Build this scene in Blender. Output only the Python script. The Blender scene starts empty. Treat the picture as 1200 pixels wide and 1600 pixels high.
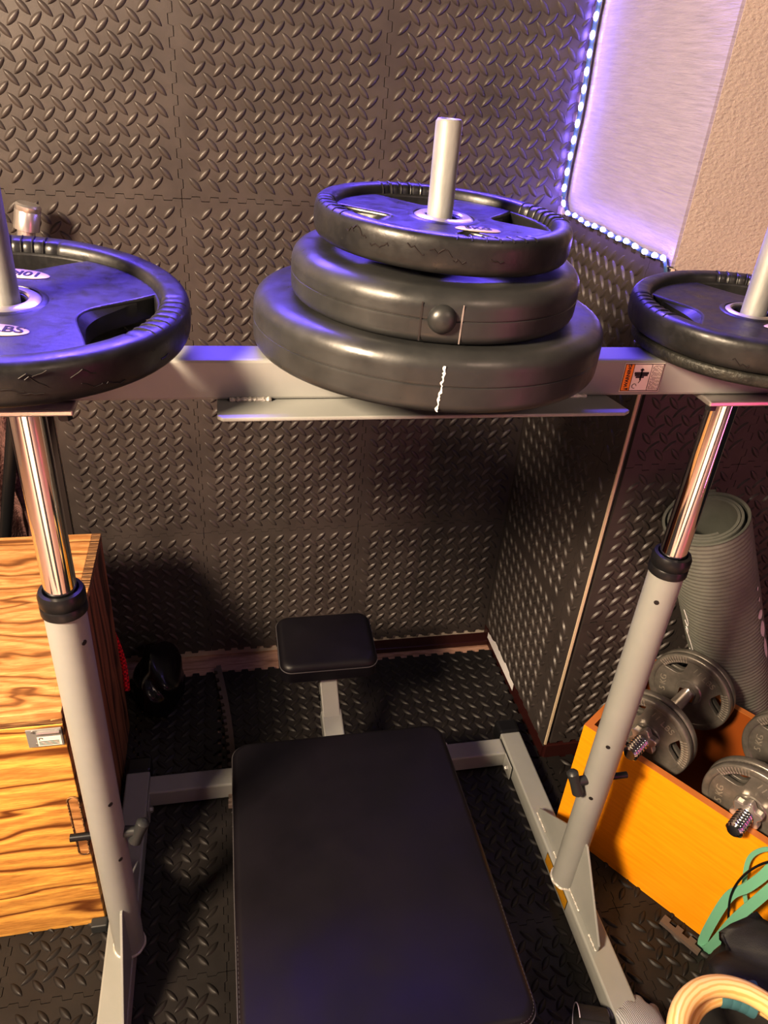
import bpy, bmesh, math, random
from mathutils import Vector, Matrix, Euler
random.seed(4)
C = bpy.context.scene.collection
PI = math.pi
rad = math.radians
V = Vector

# ------------------------------------------------------------------ camera
F = 1164.0
Yc = V((-272, -740, F)).normalized()
Zc = -V((-160, 1890, F)); Zc = (Zc - Yc * Zc.dot(Yc)).normalized()
Xc = Yc.cross(Zc)
right = V((Xc[0], Yc[0], Zc[0])); down = V((Xc[1], Yc[1], Zc[1])); fwd = V((Xc[2], Yc[2], Zc[2]))
CAM = V((0, 0, 1.6))
cd = bpy.data.cameras.new('camera'); cam = bpy.data.objects.new('camera', cd); C.objects.link(cam)
R3 = Matrix((right, -down, -fwd)).transposed()
cam.matrix_world = Matrix.Translation(CAM) @ R3.to_4x4()
cd.sensor_fit = 'VERTICAL'; cd.sensor_height = 32; cd.lens = F / 1600 * 32
cd.clip_start = 0.02
bpy.context.scene.camera = cam

def ray(px, py): return right * (px - 600) + down * (py - 800) + fwd * F
def atZ(px, py, z):
    r = ray(px, py); return CAM + r * ((z - CAM.z) / r.z)
def atY(px, py, y):
    r = ray(px, py); return CAM + r * (y / r.y)

def framez(loc, x, z):
    z = V(z).normalized(); x = V(x); x = (x - z * x.dot(z)).normalized(); y = z.cross(x)
    m = Matrix((x, y, z)).transposed().to_4x4(); m.translation = V(loc); return m
# ------------------------------------------------------------------ materials
def mat(name, col=(.5, .5, .5), rough=.5, metal=0, spec=.5, build=None, **kw):
    m = bpy.data.materials.new(name); m.use_nodes = True
    nt = m.node_tree; b = nt.nodes['Principled BSDF']
    b.inputs['Base Color'].default_value = (*col, 1); b.inputs['Roughness'].default_value = rough
    b.inputs['Metallic'].default_value = metal; b.inputs['Specular IOR Level'].default_value = spec
    for k, v in kw.items(): b.inputs[k.replace('_', ' ')].default_value = v
    if build: build(nt, b)
    return m
def nn(nt, t, **kw):
    n = nt.nodes.new(t)
    for k, v in kw.items():
        if k in n.inputs: n.inputs[k].default_value = v
        else: setattr(n, k, v)
    return n
def coords(nt, scale=(1, 1, 1), rot=(0, 0, 0), obj=True):
    tc = nn(nt, 'ShaderNodeTexCoord'); mp = nn(nt, 'ShaderNodeMapping')
    mp.inputs['Scale'].default_value = scale; mp.inputs['Rotation'].default_value = rot
    nt.links.new(tc.outputs['Object'], mp.inputs['Vector']); return mp.outputs[0]
def ramp(nt, src, stops):
    r = nn(nt, 'ShaderNodeValToRGB'); e = r.color_ramp.elements
    while len(e) < len(stops): e.new(.5)
    for i, (p, c) in enumerate(stops):
        e[i].position = p; e[i].color = (*c, 1) if len(c) == 3 else c
    nt.links.new(src, r.inputs[0]); return r.outputs[0]
def noise(nt, vec, scale, detail=4, rough=.6, dist=0):
    n = nn(nt, 'ShaderNodeTexNoise'); n.inputs['Scale'].default_value = scale
    n.inputs['Detail'].default_value = detail; n.inputs['Roughness'].default_value = rough
    n.inputs['Distortion'].default_value = dist
    nt.links.new(vec, n.inputs['Vector']); return n.outputs['Fac']
def bump(nt, b, h, strength, dist=.001):
    n = nn(nt, 'ShaderNodeBump'); n.inputs['Strength'].default_value = strength; n.inputs['Distance'].default_value = dist
    nt.links.new(h, n.inputs['Height']); nt.links.new(n.outputs[0], b.inputs['Normal'])
def mottled(c1, c2, scale, bs=.3, bscale=300, bd=.0005, r1=None, r2=None, sc=(1, 1, 1)):
    def f(nt, b):
        v = coords(nt, sc)
        nt.links.new(ramp(nt, noise(nt, v, scale), [(.3, c1), (.7, c2)]), b.inputs['Base Color'])
        if r1 is not None:
            nt.links.new(ramp(nt, noise(nt, v, scale * 2.3, 6), [(.3, (r1,) * 3), (.7, (r2,) * 3)]), b.inputs['Roughness'])
        if bs: bump(nt, b, noise(nt, v, bscale, 3), bs, bd)
    return f

M = {}
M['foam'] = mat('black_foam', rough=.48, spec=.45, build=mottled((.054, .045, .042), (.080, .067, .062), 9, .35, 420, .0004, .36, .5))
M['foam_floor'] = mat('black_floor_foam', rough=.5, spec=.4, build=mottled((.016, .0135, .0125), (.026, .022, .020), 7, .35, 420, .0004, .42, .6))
M['foam_edge'] = mat('foam_edge_brown', (.13, .10, .085), .8)
M['rubber'] = mat('rubber', rough=.35, spec=.5, build=mottled((.013, .013, .013), (.030, .029, .028), 24, .25, 160, .0008, .27, .5))
M['vinyl'] = mat('vinyl', rough=.33, spec=.6, build=mottled((.026, .027, .027), (.05, .05, .049), 11, .25, 70, .0009, .27, .5))
M['iron'] = mat('old_iron', rough=.5, metal=.3, build=mottled((.02, .02, .018), (.05, .048, .04), 60, .8, 130, .002))
def steelf(nt, b):
    v = coords(nt)
    nt.links.new(ramp(nt, noise(nt, v, 6), [(.3, (.265, .275, .262)), (.7, (.305, .31, .298))]), b.inputs['Base Color'])
    bump(nt, b, noise(nt, v, 700, 2), .15, .0003)
M['steel'] = mat('silver_painted_steel', rough=.5, metal=.0, spec=.5, build=steelf)
M['weld'] = mat('weld_bead', (.62, .60, .56), .35, .3, build=mottled((.45, .43, .4), (.7, .68, .64), 120, 1, 200, .003))
M['spindle'] = mat('worn_steel', rough=.45, metal=.25, build=mottled((.19, .195, .19), (.34, .34, .32), 40, .35, 90, .0008, .42, .65, (1, 1, .25)))
M['chrome'] = mat('chrome', (.82, .81, .8), .07, 1)
M['ring'] = mat('bare_metal_ring', (.65, .62, .6), .3, .85)
M['blackplastic'] = mat('black_plastic', (.012, .012, .013), .35)
M['knob'] = mat('grey_black_knob', (.035, .037, .038), .42)
def leath(nt, b):
    v = coords(nt)
    vo = nn(nt, 'ShaderNodeTexVoronoi'); vo.inputs['Scale'].default_value = 420; nt.links.new(v, vo.inputs['Vector'])
    nt.links.new(ramp(nt, noise(nt, v, 5), [(.3, (.0065, .0055, .0075)), (.75, (.013, .010, .014))]), b.inputs['Base Color'])
    nt.links.new(ramp(nt, noise(nt, v, 8, 6), [(.3, (.4,) * 3), (.7, (.55,) * 3)]), b.inputs['Roughness'])
    bump(nt, b, vo.outputs['Distance'], .15, .0005)
M['leather'] = mat('black_leatherette', rough=.45, spec=.35, build=leath)
M['stitch'] = mat('stitching', (.07, .065, .07), .7)
def plyf(dark, mid, light, seed, sc, bs=.6, axis='Y'):
    def f(nt, b):
        v = coords(nt, sc); 
        n1 = noise(nt, v, 1.5, 3, .55, .6)
        w = nn(nt, 'ShaderNodeTexWave', wave_type='BANDS', bands_direction=axis)
        mx = nn(nt, 'ShaderNodeVectorMath', operation='ADD')
        cb = nn(nt, 'ShaderNodeVectorMath', operation='SCALE'); cb.inputs['Scale'].default_value = 1.1
        cx = nn(nt, 'ShaderNodeCombineXYZ'); nt.links.new(n1, cx.inputs[axis])
        nt.links.new(cx.outputs[0], cb.inputs[0]); nt.links.new(v, mx.inputs[0]); nt.links.new(cb.outputs[0], mx.inputs[1])
        nt.links.new(mx.outputs[0], w.inputs['Vector'])
        w.inputs['Scale'].default_value = 1.0; w.inputs['Distortion'].default_value = 2.0; w.inputs['Detail'].default_value = 2
        w.inputs['Detail Scale'].default_value = 1.2; w.inputs['Phase Offset'].default_value = seed
        c1 = ramp(nt, w.outputs['Fac'], [(.0, dark), (.09, mid), (.4, light), (.75, light), (1, mid)])
        fine = noise(nt, coords(nt, (6, 60, 60)), 6, 5)
        mxc = nn(nt, 'ShaderNodeMix', data_type='RGBA', blend_type='MULTIPLY'); mxc.inputs[0].default_value = .6
        nt.links.new(c1, mxc.inputs[6]); nt.links.new(ramp(nt, fine, [(.35, (.55, .45, .38)), (.6, (1, 1, 1))]), mxc.inputs[7])
        nt.links.new(mxc.outputs[2], b.inputs['Base Color'])
        bump(nt, b, w.outputs['Fac'], bs, .002)
    return f
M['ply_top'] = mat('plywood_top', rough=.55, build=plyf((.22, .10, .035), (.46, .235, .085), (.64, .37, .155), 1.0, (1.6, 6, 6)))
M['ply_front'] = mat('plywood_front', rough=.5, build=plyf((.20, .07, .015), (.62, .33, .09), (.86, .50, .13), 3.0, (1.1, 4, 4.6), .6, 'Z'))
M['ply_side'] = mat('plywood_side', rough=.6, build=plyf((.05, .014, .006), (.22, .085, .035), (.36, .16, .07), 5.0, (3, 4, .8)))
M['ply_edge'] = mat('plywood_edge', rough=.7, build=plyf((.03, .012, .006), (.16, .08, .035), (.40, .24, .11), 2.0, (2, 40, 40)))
def orangef(nt, b):
    v = coords(nt, (3, 40, 40))
    nt.links.new(ramp(nt, noise(nt, v, 3, 4), [(.3, (.80, .33, .006)), (.7, (.92, .41, .012))]), b.inputs['Base Color'])
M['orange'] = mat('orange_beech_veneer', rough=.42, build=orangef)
M['orange_shaded'] = mat('orange_inside_shade', (.30, .085, .012), .5)  # darker veneer copy: shade inside the box is put into the colour
M['orange_edge'] = mat('orange_edge_band', (.50, .19, .05), .45)
M['mat'] = mat('grey_green_mat', rough=.75, build=mottled((.15, .158, .14), (.20, .21, .185), 14, .5, 260, .001))
M['white'] = mat('white_print', (.75, .74, .76), .6)
M['hammer'] = mat('hammered_grey_iron', rough=.34, metal=.45, build=mottled((.16, .15, .135), (.26, .245, .22), 30, .35, 160, .0008))
M['hammer_rib'] = mat('worn_rib', (.42, .39, .34), .35, .5)
M['green'] = mat('mint_green_latex', (.20, .47, .33), .5)
M['teal'] = mat('teal_strap', (.06, .17, .20), .7)
def ringwood(nt, b):
    v = coords(nt, (1, 1, 1))
    w = nn(nt, 'ShaderNodeTexWave', wave_type='RINGS', rings_direction='Z'); nt.links.new(v, w.inputs['Vector'])
    w.inputs['Scale'].default_value = 42; w.inputs['Distortion'].default_value = 1.5; w.inputs['Detail'].default_value = 2
    nt.links.new(ramp(nt, w.outputs['Fac'], [(.1, (.66, .42, .15)), (.5, (.80, .60, .28))]), b.inputs['Base Color'])
M['ringwood'] = mat('pale_birch', rough=.35, build=ringwood)
M['bagcloth'] = mat('black_nylon', rough=.65, build=mottled((.012, .012, .012), (.028, .027, .024), 12, .5, 350, .001))
M['glossbag'] = mat('glossy_black', (.006, .006, .007), .22)
def knit(nt, b):
    v = coords(nt)
    w = nn(nt, 'ShaderNodeTexWave'); nt.links.new(v, w.inputs['Vector']); w.inputs['Scale'].default_value = 90; w.inputs['Distortion'].default_value = 2
    nt.links.new(ramp(nt, w.outputs['Fac'], [(.2, (.24, .25, .26)), (.8, (.48, .49, .5))]), b.inputs['Base Color'])
    bump(nt, b, w.outputs['Fac'], .6, .002)
M['knit'] = mat('grey_knit', rough=.85, build=knit)
M['robe'] = mat('mauve_fleece', rough=1, build=mottled((.10, .05, .045), (.24, .13, .12), 40, 1, 120, .01))
def redf(nt, b):
    v = coords(nt)
    ch = nn(nt, 'ShaderNodeTexChecker'); ch.inputs['Scale'].default_value = 160; nt.links.new(v, ch.inputs['Vector'])
    ch.inputs['Color1'].default_value = (.85, .01, .03, 1); ch.inputs['Color2'].default_value = (.25, .0, .01, 1)
    nt.links.new(ch.outputs[0], b.inputs['Base Color'])
M['redrope'] = mat('red_braid', rough=.5, build=redf)
M['red'] = mat('red', (.6, .02, .03), .5)
M['greystrap'] = mat('grey_strap', (.18, .18, .2), .6)
def papf(ribbed):
    def f(nt, b):
        v = coords(nt)
        if ribbed:
            n1 = noise(nt, coords(nt, (1, 12, 130)), 1.6, 4)
            bump(nt, b, n1, .7, .004)
            nt.links.new(ramp(nt, noise(nt, coords(nt, (1, 10, 110)), 1.5, 3), [(.3, (.31, .28, .36)), (.7, (.37, .33, .42))]), b.inputs['Base Color'])
        else:
            n1 = noise(nt, coords(nt, (120, 1, 190)), 1, 3)
            bump(nt, b, n1, .8, .003)
            nt.links.new(ramp(nt, noise(nt, v, 3), [(.3, (.36, .31, .28)), (.7, (.42, .36, .325))]), b.inputs['Base Color'])
    return f
M['paper_side'] = mat('ribbed_wallpaper', rough=.75, build=papf(True))
M['paper_front'] = mat('beige_wallpaper', rough=.75, build=papf(False))
M['plaster'] = mat('plaster', (.55, .48, .42), .8)
M['shadowwall'] = mat('wall_shadow_tone', (.03, .02, .018), .9)  # near-black tone carries the shadow of the wall left of the foam
M['woodfloor'] = mat('pinkish_laminate', rough=.5, build=plyf((.40, .24, .17), (.55, .36, .27), (.60, .40, .30), 1.0, (2, 8, 8), .05))
M['redboard'] = mat('dark_red_wood', (.045, .010, .008), .4)
M['cream'] = mat('cream_edge', (.62, .52, .38), .7)
M['tape'] = mat('led_tape', (.04, .09, .12), .6)
def emis(name, col, s):
    m = bpy.data.materials.new(name); m.use_nodes = True; nt = m.node_tree
    b = nt.nodes['Principled BSDF']; b.inputs['Base Color'].default_value = (.8, .8, .9, 1)
    b.inputs['Emission Color'].default_value = (*col, 1); b.inputs['Emission Strength'].default_value = s
    return m
M['led'] = emis('led_glow', (.24, .16, 1.0), 110)
M['stickwhite'] = mat('sticker_paper', (.78, .72, .66), .5)
M['stickorange'] = mat('sticker_orange', (.86, .30, .02), .5)
M['yellow'] = mat('yellow_sticker', rough=.5, build=mottled((.72, .36, .02), (.85, .47, .03), 60, 0))
M['ink'] = mat('dark_ink', (.02, .015, .015), .6)
M['greyink'] = mat('grey_ink', (.25, .22, .21), .6)
M['label'] = mat('oval_plate_label', (.42, .32, .28), .45)
M['zinc'] = mat('zinc_latch', (.38, .38, .37), .4, .5)
M['chalk'] = mat('white_crack', (.7, .7, .68), .8)

# ------------------------------------------------------------------ mesh helpers
class MB:
    def __init__(s): s.v = []; s.f = []; s.sm = []
    def add(s, vs, fs, smooth=False):
        o = len(s.v); s.v += [tuple(p) for p in vs]; s.f += [tuple(i + o for i in f) for f in fs]; s.sm += [smooth] * len(fs)
    def box(s, x0, y0, z0, x1, y1, z1, mtx=None):
        vs = [V((x, y, z)) for z in (z0, z1) for y in (y0, y1) for x in (x0, x1)]
        if mtx: vs = [mtx @ p for p in vs]
        s.add(vs, [(0, 2, 3, 1), (4, 5, 7, 6), (0, 1, 5, 4), (2, 6, 7, 3), (0, 4, 6, 2), (1, 3, 7, 5)])
    def tube(s, pts, r, n=16, caps=True, closed=False, smooth=True, flat=1.0, up=None):
        pts = [V(p) for p in pts]; rs = r if isinstance(r, (list, tuple)) else [r] * len(pts)
        vs = []; m = len(pts); prev = None
        for i, p in enumerate(pts):
            a = pts[(i - 1) % m] if (closed or i > 0) else p; b = pts[(i + 1) % m] if (closed or i < m - 1) else p
            t = (b - a)
            if t.length < 1e-9: t = (pts[-1] - pts[0])
            t.normalize()
            if up is not None: u = V(up) - t * t.dot(V(up))
            elif prev is None: u = (V((0, 0, 1)) if abs(t.z) < .9 else V((1, 0, 0))); u = u - t * t.dot(u)
            else: u = prev - t * t.dot(prev)
            u.normalize(); prev = u; w = t.cross(u)
            for k in range(n):
                a_ = 2 * PI * k / n; vs.append(p + u * rs[i] * math.cos(a_) + w * rs[i] * flat * math.sin(a_))
        fs = []
        for i in range(m if closed else m - 1):
            for k in range(n):
                j = (i + 1) % m; fs.append((i * n + k, i * n + (k + 1) % n, j * n + (k + 1) % n, j * n + k))
        s.add(vs, fs, smooth)
        if caps and not closed: s.add(vs[:n][::-1], [tuple(range(n))]); s.add(vs[-n:], [tuple(range(n))])
    def lathe(s, prof, n=64, mtx=None, smooth=True, closed=False, fn=None):
        vs = []; m = len(prof)
        for (r, z) in prof:
            for k in range(n):
                a = 2 * PI * k / n; rr, zz = (r, z) if fn is None else fn(r, z, a)
                p = V((rr * math.cos(a), rr * math.sin(a), zz)); vs.append(mtx @ p if mtx else p)
        fs = [(i * n + k, i * n + (k + 1) % n, ((i + 1) % m) * n + (k + 1) % n, ((i + 1) % m) * n + k) for i in range(m if closed else m - 1) for k in range(n)]
        s.add(vs, fs, smooth)
    def prism(s, poly, z0, z1, mtx=None):
        n = len(poly); vs = [V((x, y, z)) for z in (z0, z1) for x, y in poly]
        if mtx: vs = [mtx @ p for p in vs]
        s.add(vs, [tuple(range(n))[::-1], tuple(range(n, 2 * n))] + [(i, (i + 1) % n, n + (i + 1) % n, n + i) for i in range(n)])
    def build(s, name, m, parent=None, bevel=0, seg=2, autosmooth=False, weld=False, subsurf=0):
        me = bpy.data.meshes.new(name); me.from_pydata(s.v, [], s.f)
        me.polygons.foreach_set('use_smooth', s.sm); me.materials.append(m); me.validate(); me.update()
        if weld or bevel:
            bm = bmesh.new(); bm.from_mesh(me); bmesh.ops.remove_doubles(bm, verts=bm.verts, dist=1e-5)
            bmesh.ops.recalc_face_normals(bm, faces=bm.faces); bm.to_mesh(me); bm.free()
        if any(s.sm) and len(s.f) < 60000: me.set_sharp_from_angle(angle=rad(38))
        o = bpy.data.objects.new(name, me); C.objects.link(o)
        if parent: o.parent = parent
        if bevel:
            b = o.modifiers.new('b', 'BEVEL'); b.width = bevel; b.segments = seg; b.limit_method = 'ANGLE'; b.angle_limit = rad(40); b.harden_normals = False
        if subsurf: q = o.modifiers.new('s', 'SUBSURF'); q.levels = subsurf; q.render_levels = subsurf
        return o
def tag(o, label=None, cat=None, group=None, kind=None):
    if label: o['label'] = label
    if cat: o['category'] = cat
    if group: o['group'] = group
    if kind: o['kind'] = kind
    return o
def thing(name, label, cat, loc=(0, 0, 0), group=None, mtx=None):
    o = bpy.data.objects.new(name, None); C.objects.link(o); o.empty_display_size = .05
    if mtx is not None: o.matrix_world = mtx
    else: o.location = loc
    return tag(o, label, cat, group)
def frame(loc, x, z):
    x = V(x).normalized(); z = V(z); z = (z - x * x.dot(z)).normalized(); y = z.cross(x)
    m = Matrix((x, y, z)).transposed().to_4x4(); m.translation = V(loc); return m
def text(name, body, size, m, parent, mtx, ext=.0004, align='CENTER', bold=0):
    cu = bpy.data.curves.new(name, 'FONT'); cu.body = body; cu.size = size; cu.extrude = ext; cu.offset = bold
    cu.align_x = align; cu.align_y = 'CENTER'; cu.resolution_u = 3
    t = bpy.data.objects.new('t', cu); C.objects.link(t)
    bpy.context.view_layer.update()
    me = bpy.data.meshes.new_from_object(t.evaluated_get(bpy.context.evaluated_depsgraph_get()))
    bpy.data.objects.remove(t); me.materials.clear(); me.materials.append(m)
    o = bpy.data.objects.new(name, me); C.objects.link(o); o.parent = parent; o.matrix_local = mtx
    return o
def flat_shape(loops, depth, bevel=0):
    """2-D outline with holes, extruded: returns list verts, faces"""
    cu = bpy.data.curves.new('c', 'CURVE'); cu.dimensions = '2D'; cu.fill_mode = 'BOTH'; cu.extrude = depth / 2; cu.bevel_depth = bevel; cu.bevel_resolution = 2
    for lp in loops:
        sp = cu.splines.new('POLY'); sp.points.add(len(lp) - 1); sp.use_cyclic_u = True
        for i, (x, y) in enumerate(lp): sp.points[i].co = (x, y, 0, 1)
    t = bpy.data.objects.new('t', cu); C.objects.link(t); bpy.context.view_layer.update()
    me = bpy.data.meshes.new_from_object(t.evaluated_get(bpy.context.evaluated_depsgraph_get()))
    vs = [v.co.copy() for v in me.vertices]; fs = [tuple(p.vertices) for p in me.polygons]
    bpy.data.objects.remove(t); bpy.data.meshes.remove(me)
    return vs, fs
def smooth_path(pts, n=8, closed=False):
    pts = [V(p) for p in pts]; out = []; m = len(pts)
    rng = range(m if closed else m - 1)
    for i in rng:
        g = (lambda k: pts[k % m]) if closed else (lambda k: pts[max(0, min(m - 1, k))])
        p0, p1, p2, p3 = g(i - 1), g(i), g(i + 1), g(i + 2)
        for k in range(n):
            t = k / n
            out.append(.5 * ((2 * p1) + (p2 - p0) * t + (2 * p0 - 5 * p1 + 4 * p2 - p3) * t * t + (3 * p1 - p0 - 3 * p2 + p3) * t ** 3))
    if not closed: out.append(pts[-1])
    return out

# ------------------------------------------------------------------ diamond plate foam
S = .43; PT = S / 11
LOZ = []
def _loz():
    L, W, Hh = .0192, .0068, .0050
    for i in range(9):
        t = -1 + 2 * i / 8; w = W * (1 - abs(t) ** 2.1); h = Hh * (1 - abs(t) ** 3) ** .5 if abs(t) < 1 else 0
        for k in range(5):
            s = -1 + 2 * k / 4
            LOZ.append((t * L, s * w, h * (1 - s * s) ** .5 if abs(s) < 1 else 0))
_loz()
LF = [(i * 5 + k, (i + 1) * 5 + k, (i + 1) * 5 + k + 1, i * 5 + k + 1) for i in range(8) for k in range(4)]
def wave(L, amp=.0045, step=PT / 2, off=0):
    """puzzle edge: list of (s, offset)"""
    out = []; k = 0; s = 0
    n = int(round(L / step))
    st = L / n
    for i in range(n):
        o = (amp if i % 2 else -amp) if 0 < i < n - 1 else 0
        out += [(i * st + .0012, o + off), ((i + 1) * st - .0012, o + off)]
    return out
def tile(mb, o, u, v, nrm, w=S, h=S, th=.011, edges='LRBT', gap=.0007, flip=False, amp=.0045, mask=None):
    """foam puzzle tile: origin o, axes u (width), v (height), front normal nrm. edges in 'LRBT' are toothed, others straight"""
    o, u, v, nrm = V(o), V(u), V(v), V(nrm)
    P = []
    g = gap
    def seg(L, e, off):
        return wave(L, amp, off=off) if e in edges else [(0, off), (L, off)]
    for s, d in seg(w, 'B', g): P.append((s, d))
    for s, d in seg(h, 'R', -g): P.append((w + d, s))
    for s, d in reversed(seg(w, 'T', -g)): P.append((s, h + d))
    for s, d in reversed(seg(h, 'L', g)): P.append((d, s))
    # clean: clamp near corners
    Q = []
    for (a, b) in P:
        if not Q or (abs(Q[-1][0] - a) + abs(Q[-1][1] - b)) > 1e-4: Q.append((a, b))
    n = len(Q)
    top = [o + u * a + v * b for a, b in Q]; bot = [p - nrm * th for p in top]
    flipw = (u.cross(v)).dot(nrm) < 0
    i_ = .012
    inn = [o + u * min(max(a, i_), w - i_) + v * min(max(b, i_), h - i_) for a, b in Q]
    sides = [(i, n + i, n + (i + 1) % n, (i + 1) % n) for i in range(n)]
    ringf = [(i, (i + 1) % n, 2 * n + (i + 1) % n, 2 * n + i) for i in range(n)]
    cf = [(3 * n, 3 * n + 1, 3 * n + 2, 3 * n + 3)]
    cq = [o + u * a + v * b for a, b in ((i_, i_), (w - i_, i_), (w - i_, h - i_), (i_, h - i_))]
    fcs = sides + ringf + cf
    if flipw: fcs = [s[::-1] for s in fcs]
    mb.add(top + bot + inn + cq, fcs)
    nu, nv = int(w / PT + .5) * 2, int(h / PT + .5) * 2
    m_ = .011
    for i in range(nu + 1):
        for j in range(nv + 1):
            if (i + j) % 2: continue
            a, b = i * PT / 2 + PT / 4, j * PT / 2 + PT / 4
            if a < m_ or b < m_ or a > w - m_ or b > h - m_: continue
            ang = rad(47) if (i % 2 == 0) != flip else rad(-47)
            sc = 1.0
            if a < .016 or b < .016 or a > w - .016 or b > h - .016: sc = .62
            if mask and mask(o + u * a + v * b): continue
            du = u * math.cos(ang) + v * math.sin(ang); dv = u * -math.sin(ang) + v * math.cos(ang)
            c = o + u * a + v * b - nrm * .00012
            vs = [c + du * (x * sc) + dv * (y * sc) + nrm * z for x, y, z in LOZ]
            mb.add(vs, LF if not flipw else [f[::-1] for f in LF], True)

XR = .803   # column side face (foam front)
YB = 1.76   # back wall foam front
YF = 1.25   # column front foam
ZT = 1.304
# back wall
mb = MB(); mb.box(-1.7, YB + .011, -.03, XR + .02, YB + .09, 2.5)
wb = tag(mb.build('wall_back', M['plaster']), kind='structure')
fb = MB()
xs = [-.933, -.503, -.073, .357]
for r in range(5):
    z0 = ZT - 3 * S + r * S
    for c, x0 in enumerate(xs):
        if r < 2 and c == 0: continue
        w = S
        x = x0
        if r < 2 and c == 1: x = -.405; w = -.073 + .405
        if c == 3: w = XR - .357 - (0.0 if r < 3 else .012)
        h = S
        ed = 'LRBT'
        if c == 3 and r < 3: ed = 'LBT'
        if r < 2 and c == 1: ed = 'RBT'
        tile(fb, (x, YB, z0), (1, 0, 0), (0, 0, 1), (0, -1, 0), w, h, edges=ed, flip=((r + c) % 2 == 0 and r > 2))
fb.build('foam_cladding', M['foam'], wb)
mb = MB(); mb.box(.37, YB - .045, -.012, XR, YB - .001, .006)
tag(mb.build('shaded_floor_gap', M['redboard'], bevel=.003), kind='structure')  # dark board stands in for shaded floor between mat edge and wall
mb = MB(); mb.box(-1.7, YB + .004, 0, -.41, YB + .012, .87)  # dark sheet in place of the shadow beside the back wall foam
tag(mb.build('wall_shadow_panel', M['shadowwall']), kind='structure')

# column / right wall block
mb = MB(); mb.box(XR + .011, YF + .011, -.03, 2.3, YB + .09, 2.5)
wr = mb.build('wall_right', M['paper_front']); tag(wr, kind='structure')
mb = MB(); mb.box(XR + .004, YF + .012, ZT + .002, XR + .012, YB + .012, 2.5)
mb.build('ribbed_wallpaper', M['paper_side'], wr)
fs_ = MB()
for r in range(3):
    z0 = ZT - 3 * S + r * S
    for y0, w in ((YB - S, S), (YF + .004, YB - S - YF - .004)):
        tile(fs_, (XR, y0 + w, z0 if r else .035), (0, -1, 0), (0, 0, 1), (-1, 0, 0), w, S if r else S - .02, edges=('RBT' if y0 > 1.3 else 'LBT'))
fs_.build('foam_cladding', M['foam'], wr)
ff = MB()
for r in range(3):
    z0 = .05 if r == 0 else ZT - (3 - r) * S + (.02 if r == 1 else .02)
    h = ZT - 2 * S + .02 - .05 if r == 0 else (S if r == 1 else S - .045)
    for c, (x0, w) in enumerate(((XR + .016, 1.09 - XR - .016), (1.09, S), (1.52, S))):
        tile(ff, (x0, YF, z0), (1, 0, 0), (0, 0, 1), (0, -1, 0), w, h, edges='RBT' if c == 0 else 'LRBT', flip=(r == 1), amp=.007 if r else .0045)
ff.build('foam_cladding', M['foam'], wr)
mb = MB(); mb.box(XR + .001, YF + .001, .045, XR + .007, YF + .012, ZT)
tag(mb.build('trim_2', M['cream']), kind='structure')
mb = MB(); mb.box(XR + .004, YF - .004, -.012, 2.3, YF + .012, .045)
tag(mb.build('baseboard_right', M['redboard'], bevel=.002), kind='structure')
# torn white strip along the base of the column side
mb = MB()
pts = []
N = 22
for i in range(N + 1):
    y = YB - .035 - i * (.24 / N); z = .036 + random.uniform(-.004, .006) + .012 * math.sin(i / N * PI)
    pts.append((y, z))
for i in range(N):
    (ya, za), (yb_, zb) = pts[i], pts[i + 1]
    mb.add([V((XR - .002, ya, .012)), V((XR - .002, yb_, .012)), V((XR - .002, yb_, zb)), V((XR - .002, ya, za))], [(0, 1, 2, 3)])
tag(mb.build('trim_3', M['white']), kind='structure')
mb = MB(); mb.box(XR - .0015, YF + .004, -.012, XR + .012, YB, .036)
tag(mb.build('trim_4', M['redboard']), kind='structure')

mb = MB(); mb.box(-2.6, -3.2, -.03, -2.5, YB + .09, 2.5); tag(mb.build('wall_left', M['plaster']), kind='structure')
mb = MB(); mb.box(-2.6, -3.3, -.03, 2.6, -3.2, 2.5); tag(mb.build('wall_front', M['plaster']), kind='structure')
# floor
mb = MB(); mb.box(-2.6, -3.2, -.06, 2.6, YB + .09, -.0125)
fl = tag(mb.build('floor', M['woodfloor']), kind='structure')
fm = MB()
fx = [-1.335, -.905, -.475, -.045, .385, .815, 1.245]
fy = [.82 - 2 * S, .82 - S, .82, .82 + S]
for c, x0 in enumerate(fx):
    for r, y0 in enumerate(fy):
        if x0 > .8 and r == 3: continue
        w = S; h = S
        if x0 > .3 and x0 < .4 and r == 3: w = XR - .385 - .004
        if x0 > .8 and r == 2: h = YF - y0 - .004
        if c == 2 and r == 3:
            tile(fm, (x0, y0, 0), (1, 0, 0), (0, 1, 0), (0, 0, 1), .207, h, edges='LRBT', gap=.003, amp=.006)
            tile(fm, (x0 + .207, y0, 0), (1, 0, 0), (0, 1, 0), (0, 0, 1), .223 - .004, h, edges='LRBT', gap=.003, amp=.006)
        else:
            tile(fm, (x0, y0, 0), (1, 0, 0), (0, 1, 0), (0, 0, 1), w, h, edges='LRBT' if r < 3 else 'LRBT', flip=((r + c) % 2 == 1))
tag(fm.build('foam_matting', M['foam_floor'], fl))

for (xa, ya, xb, yb_, w_) in ((.10, -.35, .75, -3.1, .16), (-.55, -.45, -2.1, -3.1, .18)):
    mb = MB(); mb.add([V((xa - w_, ya, -.006)), V((xa + w_, ya, -.006)), V((xb + w_ * 2, yb_, -.006)), V((xb - w_ * 2, yb_, -.006))], [(0, 3, 2, 1), (0, 1, 2, 3)])
    mb.build('reflection_strip', M['foam_floor'], fl)  # unseen dark strips added so the chrome rods reflect a dark band
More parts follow.
